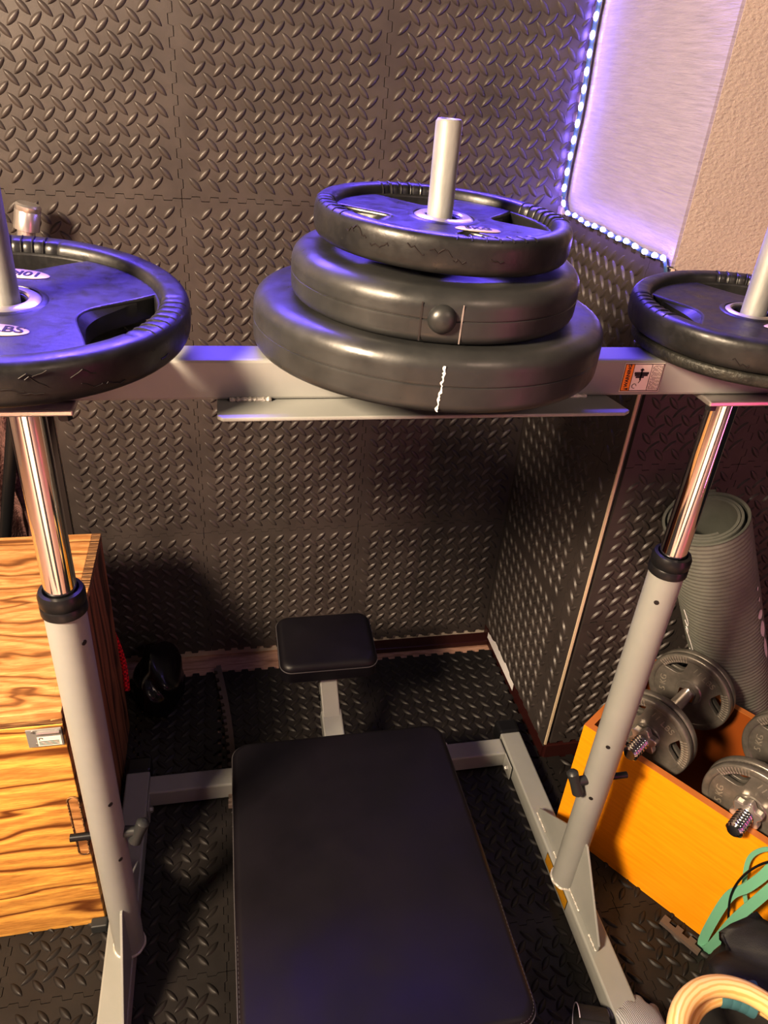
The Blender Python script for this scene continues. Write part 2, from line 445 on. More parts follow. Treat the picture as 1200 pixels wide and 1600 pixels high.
# loose curved edge strip with teeth
mb = MB()
Lp = [atZ(338, 1042, .012), atZ(350, 1100, .012), atZ(357, 1150, .012), atZ(362, 1210, .012), atZ(362, 1260, .012)]
pl = smooth_path(Lp, 10)
A_, B_ = [], []
for i, p in enumerate(pl):
    q = pl[min(i + 1, len(pl) - 1)] - pl[max(i - 1, 0)]; q.normalize(); nrm = V((q.y, -q.x, 0))
    if nrm.x < 0: nrm = -nrm
    A_.append((p.x, p.y)); B_.append((p.x + nrm.x * .013, p.y + nrm.y * .013))
poly = []
for i, (x, y) in enumerate(A_):
    d = -.008 if (i // 1) % 2 else 0
    if i < len(A_) - 1:
        x2, y2 = A_[i + 1]
        poly += [(x + d, y + (y2 - y) * .1), (x2 + d, y + (y2 - y) * .9)]
poly += B_[::-1]
mb.prism(poly, .0042, .0165)
tag(mb.build('foam_edge_strip', M['foam_edge']), 'narrow curved brown foam border strip with square teeth on the floor mats', 'foam strip')

# ------------------------------------------------------------------ LED tape
led = thing('led_light_strip', 'glowing blue white LED light strip in the wall corner and along the foam top', 'LED strip')
mb = MB()
zz = ZT + .012
path = [V((XR - .006, YB - .012 + .004 * math.sin(i * .9), 2.3 - i * (2.3 - zz - .03) / 24)) for i in range(25)]
path += [V((XR - .004, YB - .03, zz + .006)), V((XR - .004, YB - .05, zz))]
path += [V((XR - .004 + .0015 * math.sin(i), YB - .05 - i * (YB - .05 - YF - .02) / 16, zz + .002 * math.sin(i * 1.3))) for i in range(1, 17)]
path += [V((XR - .002, YF + .01, zz - .02))]
path = [p - V((.006, .006, 0)) for p in path]
def tape(mb, path, w, up, th=.0012):
    mb.tube(path, w / 2, n=8, flat=th / w, up=up)
mb.tube(path[:25], .005, n=8, flat=.25, up=(1, -.9, 0)); mb.tube(path[24:], .005, n=8, flat=.25, up=(0, 0, 1))
mb.build('tape', M['tape'], led)
sp = smooth_path(path, 6); acc = 0; last = sp[0]; ledm = None
def led_mesh(p, t):
    global ledm
    m = MB(); n = V((-1, -1, .4)).normalized(); n = (n - t * n.dot(t)).normalized()
    fr = frame(p + n * .003, t, n)
    m.lathe([(0, .0024), (.003, .0022), (.0046, .001), (.0048, 0)], 10, Matrix.Identity(4))
    if ledm is None:
        o = m.build('led', M['led'], led); ledm = o
    else:
        o = ledm.copy(); C.objects.link(o); o.parent = led
    o.matrix_local = fr @ Matrix.Diagonal((1.7, 1, 1, 1))
for i in range(1, len(sp)):
    acc += (sp[i] - sp[i - 1]).length
    if acc >= .033:
        acc = 0; led_mesh(sp[i], (sp[i] - sp[i - 1]).normalized())

# ------------------------------------------------------------------ press rack
XL, XRp, YP = -.232, .702, .877
XM = .25
rack = thing('leg_press_rack', 'silver steel press rack with two chrome-topped posts and a wide plate loaded crossbeam', 'exercise machine', (XM, YP, 0))
off = V((XM, YP, 0)); RM = Matrix.Translation(-off)
def rb(mb, name, m, parent=rack, **kw):
    o = mb.build(name, m, parent, **kw)
    if parent is rack: o.matrix_local = RM
    return o
for xl, xr2 in ((-.254, -.248), (.712, .722)):
    mb = MB()
    xa = xl; 
    vs = []
    for (x, y) in ((xl, .30), (xr2, 1.30)):
        for dx, z in ((-.028, .003), (.028, .003), (.028, .052), (-.028, .052)): vs.append(V((x + dx, y, z)))
    mb.add(vs, [(0, 1, 2, 3), (7, 6, 5, 4), (0, 4, 5, 1), (1, 5, 6, 2), (2, 6, 7, 3), (3, 7, 4, 0)])
    rb(mb, 'base_rail', M['steel'], bevel=.004)
    mb = MB(); mb.box(xr2 - .030, 1.298, .003, xr2 + .030, 1.345, .056)
    rb(mb, 'end_cap', M['blackplastic'], bevel=.008)
mb = MB(); mb.box(-.221, 1.232, .003, .688, 1.284, .052)
rb(mb, 'base_crossbar', M['steel'], bevel=.004)
for x, s in ((-.2205, 1), (.689, -1)):
    mb = MB(); mb.box(min(x, x + s * .004), 1.185, .004, max(x, x + s * .004), 1.284, .05)
    rb(mb, 'bracket', M['steel'], bevel=.002)
    mb = MB(); mb.lathe([(0, .008), (.005, .008), (.0075, .005), (.008, 0)], 6, frame((x + s * .004, 1.207, .025), (0, 0, 1), (s, 0, 0)), smooth=False)
    rb(mb, 'bolt', M['zinc'])
for x in (XL, XRp):
    post = MB()
    n = 40
    post.lathe([(.0285, .052), (.0285, .918), (.0265, .918), (.0265, .86)], n, Matrix.Translation((x, YP, 0)))
    rb(post, 'outer_post', M['steel'])
    w = MB(); w.tube([(x + .029 * math.cos(a), YP + .029 * math.sin(a), .0535 + .0012 * math.sin(9 * a)) for a in [2 * PI * k / 40 for k in range(40)]], .003, 8, closed=True)
    rb(w, 'weld', M['weld'])
    mb = MB(); mb.lathe([(.0215, .935), (.024, .945), (.029, .944), (.0315, .938), (.0315, .926), (.030, .922), (.0315, .919), (.0315, .908), (.029, .906)], n, Matrix.Translation((x, YP, 0)))
    rb(mb, 'collar', M['blackplastic'])
    mb = MB(); mb.lathe([(0, .9), (.0215, .9), (.0215, 1.222), (0, 1.222)], n, Matrix.Translation((x, YP, 0)))
    rb(mb, 'chrome_rod', M['chrome'])
    # adjustment holes on the camera side
    sx = -1 if x > 0 else 1
    for z in (.86, .51, .36):
        a = math.atan2(-.82, sx * .65 if z < .8 or x > 0 else 1)
        nrm = V((math.cos(a), math.sin(a), 0))
        hl = MB(); hl.lathe([(0, .0006), (.0042, .0006), (.0044, 0)], 14, frame(V((x, YP, z)) + nrm * .0285, (0, 0, 1), nrm))
        rb(hl, 'adjustment_hole', M['ink'])
    # gussets
    for sgn, (ya, yb2, zt) in ((-1, (.712, YP - .027, .215)), (1, (YP + .027, 1.045, .205))):
        g = MB()
        if sgn < 0: poly = [(ya, .053), (yb2, .053), (yb2, zt), (yb2 - .008, zt), (ya, .072)]
        else: poly = [(ya, .053), (yb2, .053), (yb2, .072), (ya + .01, zt - .02), (ya, zt)]
        fr = Matrix(((0, 0, 1, x + .004), (1, 0, 0, 0), (0, 1, 0, 0), (0, 0, 0, 1)))
        g.prism(poly, -.0025, .0025, fr); rb(g, 'gusset', M['steel'], bevel=.0012)
        for (q0, q1) in ((.0, .25), (.62, 1)):
            w = MB()
            y0 = ya + (yb2 - ya) * q0; y1 = ya + (yb2 - ya) * q1
            w.tube([(x + .0, y0 + (y1 - y0) * k / 9, .0545) for k in range(10)], [.0022 + .0008 * math.sin(k * 2.3) for k in range(10)], 6)
            rb(w, 'weld', M['weld'])
# locking pins
def pin(x, z, s, ang):
    # s=+1 handle on +x side
    mb = MB(); mb.tube([(x - s * .062, YP - .002, z), (x + s * .03, YP - .002, z)], .0068, 14)
    p = rb(mb, 'locking_pin', M['blackplastic'])
    hx = x + s * .052
    mb = MB(); mb.tube([(x + s * .026, YP - .002, z), (hx, YP - .004, z)], [.010, .009], 14)
    c = V((hx, YP - .006, z)); d = V((.45, .2, 1)).normalized() if ang == 0 else V((-.35, .3, 1)).normalized()
    L = .026 if s > 0 else .031
    mb.tube([c - d * L + d * q * 2 * L for q in (0, .03, .1, .5, .9, .97, 1)], [.004, .0085, .0118, .0105, .0118, .0085, .004], 16)
    o = mb.build('handle', M['knob'], p)
pin(XL, .408, 1, 0); pin(XRp, .393, -1, 1)
# beam
beam = MB(); beam.box(-.36, .851, 1.231, .86, .903, 1.282)
bo = rb(beam, 'crossbeam', M['steel'], bevel=.004)
for x in (-.36, .86):
    mb = MB(); s = -1 if x < 0 else 1
    mb.box(min(x, x + s * .006), .849, 1.229, max(x, x + s * .006), .905, 1.284); rb(mb, 'end_cap', M['blackplastic'], bevel=.002)
for x in (XL, XRp):
    mb = MB(); mb.box(x - .058, .829, 1.2225, x + .062, .925, 1.2305); rb(mb, 'mounting_plate', M['ring'], bevel=.002)
    for dx in (-.045, .05):
        mb = MB(); mb.lathe([(0, 0), (.008, 0), (.008, .008), (0, .008)], 6, Matrix.Translation((x + dx, .843, 1.2135)), smooth=False); rb(mb, 'bolt', M['blackplastic'])
fp = MB(); fp.prism([(-.010, .808), (-.004, .801), (.502, .799), (.512, .806), (.50, .87), (.50, .985), (-.010, .985)], 1.2255, 1.2305)
rb(fp, 'footplate', M['steel'], bevel=.0015)
for (xa, xb) in ((.005, .055), (.40, .47)):
    w = MB()
    w.tube([(xa + (xb - xa) * k / 16, .850, 1.232) for k in range(17)], [.0032 + .0008 * math.sin(k * 2.6) for k in range(17)], 8)
    rb(w, 'weld', M['weld'])
for x, zt, r in ((XL, 1.70, .0165), (XM, 1.545, .0148), (XRp, 1.62, .0165)):
    mb = MB(); mb.lathe([(0, 1.22), (r, 1.22), (r, zt - .003), (r - .002, zt), (r - .005, zt), (r - .006, zt - .003), (0, zt - .003)], 36, Matrix.Translation((x, YP, 0)))
    rb(mb, 'weight_spindle', M['spindle'])
# warning sticker
st = bpy.data.objects.new('warning_sticker', None)
def quad(name, x0, y0, x1, y1, z, m, parent, mtx):
    b = MB(); b.box(x0, y0, z - .0004, x1, y1, z); o = b.build(name, m, parent); o.matrix_local = mtx; return o
sw, sh = .058, .040
SM = RM @ Matrix(((1, 0, 0, .516), (0, 0, -1, .8508), (0, 1, 0, 1.2375), (0, 0, 0, 1)))
stk = quad('warning_sticker', 0, 0, sw, sh, .0005, M['stickwhite'], rack, SM)
I4 = Matrix.Identity(4)
quad('orange_band', .001, .0015, .0135, sh - .0015, .0008, M['stickorange'], stk, I4)
text('warning_text', 'WARNING', .0066, M['ink'], stk, Matrix.Translation((.0078, .0225, .0009)) @ Matrix.Rotation(PI / 2, 4, 'Z'), .0001, bold=.0002)
tri = MB(); tri.prism([(.0115, .0025), (.0115, .0055), (.0045, .004)], .0009, .0011); tri.build('warning_triangle', M['ink'], stk)
bd = MB()
for (a, b, c, d) in ((.001, .001, sw - .001, .0017), (.001, sh - .0017, sw - .001, sh - .001), (.001, .001, .0017, sh - .001), (sw - .0017, .001, sw - .001, sh - .001), (.0135, .001, .0141, sh - .001), (.0395, .001, .0399, sh - .001)):
    bd.box(a, b, .0006, c, d, .0011)
bd.build('border', M['ink'], stk)
ic = MB()
for (a, b, c, d) in ((.0165, .0245, .037, .0275), (.0175, .022, .036, .0245), (.0195, .0195, .031, .0215), (.0255, .0165, .0275, .0325), (.024, .030, .029, .0315)): ic.box(a, b, .0006, c, d, .0011)
ic.tube([(.0275 - .0035 * k / 3, .0165 - .0022 * k, .0009) for k in range(3)], .0004, 5)
ic.tube([(.020 + .003 * math.cos(a), .008 + .0032 * math.sin(a), .0009) for a in [k * PI / 6 for k in range(11)]], .00035, 5)
ic.build('pictogram', M['ink'], stk)
ln = MB()
for i in range(6):
    x = .042 + i * .0024
    y = .003
    while y < sh - .005:
        l = random.uniform(.002, .006); ln.box(x, y, .0006, x + .0009, min(y + l, sh - .003), .001); y += l + .0012
ln.build('fine_print', M['greyink'], stk)
# yellow sticker on inner side of right rail
ys = MB()
for m_, z, e in ((M['ink'], .0003, 0), (M['yellow'], .0006, .0015)):
    b = MB(); xx = lambda y: .712 + .010 * (y - .30) - .0282 - z
    y0, y1, z0, z1 = .825 + e, .945 - e, .014 + e, .049 - e
    b.add([V((xx(y0), y0, z0)), V((xx(y1), y1, z0)), V((xx(y1), y1, z1)), V((xx(y0), y0, z1))], [(0, 3, 2, 1)])
    b.add([V((xx(y0), y0, z0)), V((xx(y1), y1, z0)), V((xx(y1), y1, z1)), V((xx(y0), y0, z1))], [(0, 1, 2, 3)])
    if e == 0: base = rb(b, 'yellow_sticker', m_)
    else: b.build('sticker_face', m_, base)

# ------------------------------------------------------------------ weight plates
def tilt(cx, cy, cz, tx, ty, rz=0):
    z = V((-tx, -ty, 1)).normalized(); x = V((math.cos(rz), math.sin(rz), 0)); return frame((cx, cy, cz), (x - z * x.dot(z)), z)
def rr(prof): return prof
def disc_profile(r, h, hole, fil, groove=True):
    P = [(hole, 0)]
    P += [(r - fil * .6 + fil * .6 * math.sin(a), fil * .6 - fil * .6 * math.cos(a)) for a in [k * PI / 12 for k in range(7)]]
    zm = h * .48
    P += [(r, fil * .6 + .001), (r + .0002, zm - .004)]
    if groove: P += [(r + .0003, zm - .0016), (r + .0002, zm - .0009), (r - .0007, zm - .0003), (r - .0007, zm + .0003), (r + .0002, zm + .0009), (r + .0003, zm + .0016)]
    P += [(r + .0002, zm + .004), (r, h - fil - .001)]
    P += [(r - fil + fil * math.cos(a), h - fil + fil * math.sin(a)) for a in [k * PI / 16 for k in range(9)]]
    P += [(r - fil - .004, h + .0001), (r * .64, h), (r * .62, h - .0005), (r * .61, h - .002), (r * .60, h - .004), (r * .59, h - .0042), (.055, h - .004), (.05, h - .004), (.048, h), (.046, h), (hole, h), (hole, 0)]
    return P
def vinyl_plate(label, r, h, mtx, bulge=True):
    t = thing('weight_plate', label, 'weight plate', mtx=mtx)
    mb = MB(); mb.lathe(disc_profile(r, h, .0158, .019), 128); mb.build('plate_body', M['vinyl'], t)
    return t
pA = vinyl_plate('largest smooth black vinyl weight plate with white crack, bottom of the centre stack', .2155, .066, tilt(.252, .893, 1.2835, -.022, -.004))
# crack on rim facing the camera
def rimstrip(t, name, m, r, angs, zs, w, dr=.0004):
    b = MB()
    for i in range(len(zs) - 1):
        a0, a1 = angs[i], angs[i + 1]; ww = w[i] / r; w2 = w[i + 1] / r
        P = lambda a, z: V(((r + dr) * math.cos(a), (r + dr) * math.sin(a), z))
        b.add([P(a0 - ww, zs[i]), P(a0 + ww, zs[i]), P(a1 + w2, zs[i + 1]), P(a1 - w2, zs[i + 1])], [(0, 1, 2, 3)])
    return b.build(name, m, t)
aA = rad(-100.5)
n = 26
zs = [.004 + .050 * i / n for i in range(n + 1)]
angs = [aA + .010 * (i / n) + random.uniform(-.004, .004) for i in range(n + 1)]
rimstrip(pA, 'crack_mark', M['chalk'], .2158, angs, zs, [random.uniform(.0006, .002) for _ in zs])
pB = vinyl_plate('middle smooth black weight plate of centre stack with round plug on its rim', .1685, .056, tilt(.2485, .869, 1.3535, -.012, .018))
aB = math.atan2(-.84, -.16) - rad(1)
def rimpt(r, a, z): return V((r * math.cos(a), r * math.sin(a), z))
b = MB()
nB = rimpt(1, aB, 0)
b.lathe([(0, .010), (.006, .0093), (.011, .0068), (.0140, .003), (.0152, -.002)], 32, frame(rimpt(.1685, aB, .028), (0, 0, 1), nB)); b.build('plug', M['vinyl'], pB)
for da, m in ((-.125, M['ink']), (.118, M['greyink'])):
    rimstrip(pB, 'rim_groove', m, .1687, [aB + da] * 5, [.004, .014, .024, .034, .044], [.0007, .0009, .0008, .001, .0006])

def tri_plate(label, r, h, mtx, grips, ovals, hubr=.040, hole=.026, mat_=None, loops_in=.50, rw=.034):
    mat_ = mat_ or M['rubber']
    t = thing('weight_plate', label, 'weight plate', mtx=mtx)
    rin = r - rw; ro = rw / 2 + .0005
    # web with grip holes
    loops = [[((rin + .004) * math.cos(a), (rin + .004) * math.sin(a)) for a in [2 * PI * k / 96 for k in range(96)]]]
    loops.append([(hole * math.cos(a), hole * math.sin(a)) for a in [2 * PI * k / 40 for k in range(40)]])
    half = rad(34) if len(grips) == 3 else rad(25)
    ri = r * loops_in
    holes = []; ramps = []
    zt = h * .40 + h * .62 / 2
    for g in grips:
        g = rad(g); lp = []
        for k in range(25):
            s = -1 + 2 * k / 24; lp.append(((rin - .001) * math.cos(g + s * half), (rin - .001) * math.sin(g + s * half)))
        for k in range(1, 24):
            s = 1 - 2 * k / 24; rr_ = ri + (rin - .001 - ri) * (abs(s) ** 2.3); lp.append((rr_ * math.cos(g + s * half), rr_ * math.sin(g + s * half)))
        big = lp[:25]; rmp = MB(); A = []
        for k in range(1, 24):
            s = 1 - 2 * k / 24; rr_ = ri + (rin - .001 - ri) * (abs(s) ** 2.3)
            tt = 1.12 * s; r2 = rr_ - .013 * (1 - abs(s) ** 3)
            A += [V((r2 * math.cos(g + s * half), r2 * math.sin(g + s * half), zt)), V((rr_ * math.cos(g + s * half), rr_ * math.sin(g + s * half), zt - .009 * (1 - abs(s) ** 3)))  , V((rr_ * math.cos(g + s * half), rr_ * math.sin(g + s * half), h * .1))]
            big.append((r2 * math.cos(g + s * half), r2 * math.sin(g + s * half)))
        rmp.add(A, [(3 * i, 3 * i + 3, 3 * i + 4, 3 * i + 1) for i in range(22)] + [(3 * i + 1, 3 * i + 4, 3 * i + 5, 3 * i + 2) for i in range(22)], True)
        loops.append(big); holes.append(lp); ramps.append(rmp)
    wt = h * .62
    vs, fs = flat_shape(loops, wt - .006, .003)
    b = MB(); b.add([v + V((0, 0, h * .40)) for v in vs], fs); b.build('plate_web', mat_, t)
    # raised lip around the inner side of every hole
    for rmp in ramps: rmp.build('hole_bevel', mat_, t)
    # rim with grip ribs
    P = []
    for k in range(33):
        a = 2 * PI * k / 32; ca, sa = math.cos(a), math.sin(a)
        e = .62
        x = (abs(ca) ** e) * (1 if ca > 0 else -1); y = (abs(sa) ** e) * (1 if sa > 0 else -1)
        P.append((r - ro + ro * x, h / 2 + h / 2 * y))
    P = P[:-1]
    def fn(rr_, z, a):
        for g in grips:
            d = (a - rad(g) + PI) % (2 * PI) - PI
            if abs(d) < half * .62 and rr_ < r - ro * .7:
                q = abs(math.sin(d * r / .0165 * PI / 1.0))
                k = .0022 * (1 - q ** .35)
                return rr_ + k * 1.2, z - (k if z > h / 2 else -k)
        return rr_, z
    b = MB(); b.lathe(P, 360, closed=True, fn=fn)
    rb_ = b
    for g in grips:
        for k in range(-3, 4):
            a = rad(g) + k * .0155 / r * 1.0
            arc = []
            for q in range(9):
                th = rad(50) + q * rad(150) / 8
                arc.append(V(((r - ro + (ro - .0003) * math.copysign(abs(math.cos(th)) ** .62, math.cos(th))) * math.cos(a), (r - ro + (ro - .0003) * math.copysign(abs(math.cos(th)) ** .62, math.cos(th))) * math.sin(a), h / 2 + (h / 2 - .0003) * math.copysign(abs(math.sin(th)) ** .62, math.sin(th)))))
            rb_.tube(arc, .0013, 6)
    b.build('rim', mat_, t)
    b = MB(); z1 = h * .40 + wt / 2
    b.lathe([(hole, h * .1), (hole, z1 + .001), (hole + .002, z1 + .003), (hubr - .004, z1 + .003), (hubr, z1 + .0005), (hubr, z1 - .004)], 64); b.build('hub_ring', M['ring'], t)
    b = MB(); b.lathe([(hubr, z1 - .001), (hubr + .0015, z1 + .0015), (hubr + .006, z1 + .0012), (hubr + .010, z1 - .002)], 64); b.build('hub_collar', mat_, t)
    for (ang, rad_, rot, s, txt) in ovals:
        c = V((rad_ * math.cos(rad(ang)), rad_ * math.sin(rad(ang)), z1 + .0006))
        m = Matrix.Translation(c) @ Matrix.Rotation(rad(rot), 4, 'Z')
        b = MB(); b.lathe([(0, .0012), (.9, .0012), (1, 0)], 48); o = b.build('oval_label', M['label'], t)
        o.matrix_local = m @ Matrix.Diagonal((s, s * .42, 1, 1))
        text('weight_marking', txt, s * .62, M['ink'], t, m @ Matrix.Translation((0, 0, .0014)), .0003, bold=.0003)
    return t
pC = tri_plate('smallest black rubber grip weight plate on top of the centre stack', .1475, .0385, tilt(.252, .870, 1.4185, -.030, .030), [8, 95, 188, 278], [(-66, .060, -4, .026, '5KG')], hubr=.034, hole=.022, loops_in=.50, rw=.023)
pL0 = tri_plate('thin worn iron plate hidden under the left handled ten kilogram plate', .165, .012, tilt(-.236, .880, 1.2835, 0, .004), [-15, 105, 225], [], mat_=M['iron'])
pL = tri_plate('large cracked black rubber grip plate marked 10KG on the left spindle', .200, .046, tilt(-.236, .881, 1.3085, -.045, .072), [-18, 98, 222], [(88, .083, 172, .034, '10KG'), (-84, .085, -4, .034, '22 LBS')], hubr=.040)
pR0 = tri_plate('thin gritty iron plate under the right hand grip plate', .150, .019, tilt(.704, .880, 1.2835, .0, .004), [175, 55, -65], [], mat_=M['iron'])
pR = tri_plate('black rubber grip weight plate on the right spindle cut off by the photo edge', .160, .040, tilt(.704, .884, 1.3095, .030, .040), [176, 60, -62], [(-85, .058, -4, .024, '5KG')], hubr=.034, loops_in=.54, rw=.027)
# cracks in the rubber rims
def cracks(t, r, h, a0, n_, seed):
    random.seed(seed)
    for k in range(n_):
        b = MB(); a = a0 + random.uniform(-.7, .7); z = h * random.uniform(.25, .75); pts = []
        L = random.randint(4, 9)
        for i in range(L):
            pts.append(rimpt(r + .0002, a, z)); a += random.uniform(.008, .03); z += random.uniform(-.004, .003); z = max(.006, min(h - .006, z))
        b.tube(pts, .0007, 5)
        b.build('crack', M['ink'], t)
cracks(pL, .2, .046, rad(-60), 9, 3); cracks(pC, .1475, .0385, rad(-120), 7, 5); cracks(pR, .16, .04, rad(-120), 4, 6)

# ------------------------------------------------------------------ bench
bench = thing('weight_bench', 'black padded flat bench with a small raised head rest on a silver bar', 'bench', (.228, .87, 0))
BM = Matrix.Translation((-.228, -.87, 0))
def bb(mb, name, m, parent=bench, **kw):
    o = mb.build(name, m, parent, **kw)
    if parent is bench: o.matrix_local = BM
    return o
def pad(x0, y0, x1, y1, z0, z1, rc, crown=.004, mtx=None, nseg=10, taper=0, er=.014):
    """upholstered pad: rounded-rect outline, rounded top edge, slight crown"""
    b = MB(); cx, cy = (x0 + x1) / 2, (y0 + y1) / 2; hx, hy = (x1 - x0) / 2, (y1 - y0) / 2
    out = []
    for qx, qy, a0 in ((1, 1, 0), (-1, 1, 90), (-1, -1, 180), (1, -1, 270)):
        for k in range(nseg + 1):
            a = rad(a0 + 90 * k / nseg); out.append((qx * (hx - rc) + rc * math.cos(a), qy * (hy - rc) + rc * math.sin(a)))
    # subdivide long sides
    pts = []
    for i, p in enumerate(out):
        q = out[(i + 1) % len(out)]; d = math.dist(p, q); n_ = max(1, int(d / .03))
        for k in range(n_): pts.append((p[0] + (q[0] - p[0]) * k / n_, p[1] + (q[1] - p[1]) * k / n_))
    N = len(pts); rings = []
    for (inset, z) in [(.004, z0), (0, z0 + .004), (0, z0 + .02)] + [(er * (1 - math.cos(a)), z1 - er + er * math.sin(a)) for a in [k * PI / 14 for k in range(8)]]:
        rings.append([V((p[0] * (1 - inset / hx), p[1] * (1 - inset / hy), z)) for p in pts])
    for f in (.8, .6, .4, .2, .05):
        rings.append([V((p[0] * (1 - er / hx) * f, p[1] * (1 - er / hy) * f, z1 + crown * (1 - f * f))) for p in pts])
    vs = []
    for r_ in rings:
        for p in r_:
            p = p.copy(); p.x *= 1 - taper * (p.y / hy if p.y > 0 else 0) ; p += V((cx, cy, 0)); vs.append(mtx @ p if mtx else p)
    fs = [(i * N + k, i * N + (k + 1) % N, (i + 1) * N + (k + 1) % N, (i + 1) * N + k) for i in range(len(rings) - 1) for k in range(N)]
    b.add(vs, fs, True); b.add([vs[k] for k in range(N)], [tuple(range(N))[::-1]]); b.add(vs[-N:], [tuple(range(N))], True)
    return b, pts, (cx, cy)
PT_ = .24
b, pts, cc = pad(-.022, .535, .478, 1.195, .185, PT_, .035, taper=.018)
seat = bb(b, 'seat_pad', M['leather'])
sm = MB(); sm.tube([(p[0] * 1.001 * (1 - .018 * max(0, p[1] / .33)) + cc[0], p[1] * 1.001 + cc[1], PT_ - .0135) for p in pts], .0016, 6, closed=True)
sm.build('seam', M['stitch'], seat)
sti = MB()
for i in range(0, len(pts)):
    p = pts[i]; q = pts[(i + 1) % len(pts)]; d = math.dist(p, q); n_ = max(1, int(d / .007))
    for k in range(n_):
        for t0, t1 in ((k / n_, (k + .6) / n_),):
            P0 = V(((p[0] + (q[0] - p[0]) * t0) * .988 + cc[0], (p[1] + (q[1] - p[1]) * t0) * .991 + cc[1], PT_ - .0052)); P1 = V(((p[0] + (q[0] - p[0]) * t1) * .988 + cc[0], (p[1] + (q[1] - p[1]) * t1) * .991 + cc[1], PT_ - .0052))
            if p[1] < -.1: sti.tube([P0, P1], .0007, 4)
sti.build('stitching', M['stitch'], seat)
hm = Matrix.Translation((.219, 1.386, .338)) @ Matrix.Rotation(rad(7), 4, 'X')
b, pts, cc = pad(-.118, -.086, .118, .088, -.028, .028, .028, crown=.006, mtx=hm, er=.018)
head = bb(b, 'head_pad', M['leather'])
sm = MB(); sm.tube([hm @ V((p[0] * 1.002, p[1] * 1.002, .012)) for p in pts], .0014, 6, closed=True); sm.build('seam', M['stitch'], head)
fr_ = MB(); fr_.box(.200, .60, .135, .252, 1.19, .186); bb(fr_, 'bench_frame', M['steel'], bevel=.004)
def barseg(p, q, w, h, x=.2):
    b = MB(); p, q = V(p), V(q); d = (q - p); L = d.length; m = frame(p, d, (0, -.6, 1)) ; b.box(0, -w / 2, -h / 2, L, w / 2, h / 2, m); return b
bb(barseg((.226, 1.10, .125), (.221, 1.285, .215), .050, .04), 'support_sleeve', M['steel'], bevel=.004)
bb(barseg((.221, 1.26, .203), (.219, 1.375, .300), .043, .034), 'support_bar', M['steel'], bevel=.003)
mb = MB(); mb.lathe([(0, .012), (.009, .011), (.012, .005), (.012, 0)], 20, frame(atZ(505, 1090, .235), (1, 0, 0), (0, -.6, .8))); bb(mb, 'adjusting_bolt', M['blackplastic'])
for y in (.66, 1.12):
    mb = MB(); mb.box(.203, y - .025, .004, .249, y + .025, .14); mb.box(.09, y - .025, .004, .362, y + .025, .04); bb(mb, 'leg', M['steel'], bevel=.003)
mb = MB(); c0 = atZ(693, 1164, .185); mb.tube([(c0.x + .008 * math.cos(a), c0.y, c0.z + .008 * math.sin(a)) for a in [k * PI / 8 for k in range(16)]], .0014, 6, closed=True); bb(mb, 'pull_ring', M['white'])

# ------------------------------------------------------------------ plywood box
pbx = thing('plywood_box', 'rough grained plywood jump box standing on the floor behind the left post', 'wooden box', (-.60, 1.23, 0))
PM = Matrix.Translation((.60, -1.23, 0))
def pb(mb, name, m, parent=pbx, **kw):
    o = mb.build(name, m, parent, **kw)
    if parent is pbx: o.matrix_local = PM
    return o
x0, x1, y0, y1, H_ = -.92, -.290, .960, 1.502, .627
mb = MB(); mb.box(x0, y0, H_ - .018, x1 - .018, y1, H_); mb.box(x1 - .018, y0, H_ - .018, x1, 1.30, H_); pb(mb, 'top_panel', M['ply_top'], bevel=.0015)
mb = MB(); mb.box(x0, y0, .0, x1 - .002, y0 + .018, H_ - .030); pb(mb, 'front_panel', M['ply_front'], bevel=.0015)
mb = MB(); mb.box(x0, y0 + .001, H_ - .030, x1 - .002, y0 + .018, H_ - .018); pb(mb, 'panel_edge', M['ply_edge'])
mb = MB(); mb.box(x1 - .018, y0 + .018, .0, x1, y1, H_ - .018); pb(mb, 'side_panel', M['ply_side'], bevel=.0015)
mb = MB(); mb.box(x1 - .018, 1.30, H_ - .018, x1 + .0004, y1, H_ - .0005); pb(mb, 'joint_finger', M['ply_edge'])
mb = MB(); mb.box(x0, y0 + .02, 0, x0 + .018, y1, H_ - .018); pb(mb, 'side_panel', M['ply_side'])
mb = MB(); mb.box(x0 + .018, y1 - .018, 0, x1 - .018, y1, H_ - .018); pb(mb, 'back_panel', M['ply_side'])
fy_ = y0 - .0004
mb = MB(); mb.box(-.352, fy_ - .003, .550, -.295, fy_, .592)
lt = pb(mb, 'latch', M['zinc'], bevel=.001)
mb = MB(); mb.box(-.336, fy_ - .0036, .553, -.298, fy_ - .003, .574); mb.build('latch_sticker', M['stickwhite'], lt)
mb = MB(); 
for i in range(3): mb.box(-.334, fy_ - .004, .556 + i * .0035, -.302, fy_ - .0036, .5572 + i * .0035)
mb.tube([(-.330 + .003 * math.cos(a), fy_ - .004, .570 + .003 * math.sin(a)) for a in [k * PI / 4 for k in range(6)]], .0006, 5)
mb.build('fine_print', M['ink'], lt)
mb = MB(); mb.tube([(-.341, fy_ - .003, .588), (-.341, fy_ - .005, .588)], .0025, 10); mb.tube([(-.338, fy_ - .003, .558), (-.338, fy_ - .004, .558)], .002, 10); mb.tube([(-.334, fy_ - .005, .586), (-.298, fy_ - .005, .586)], .003, 8)
mb.build('latch_bolt', M['ring'], lt)
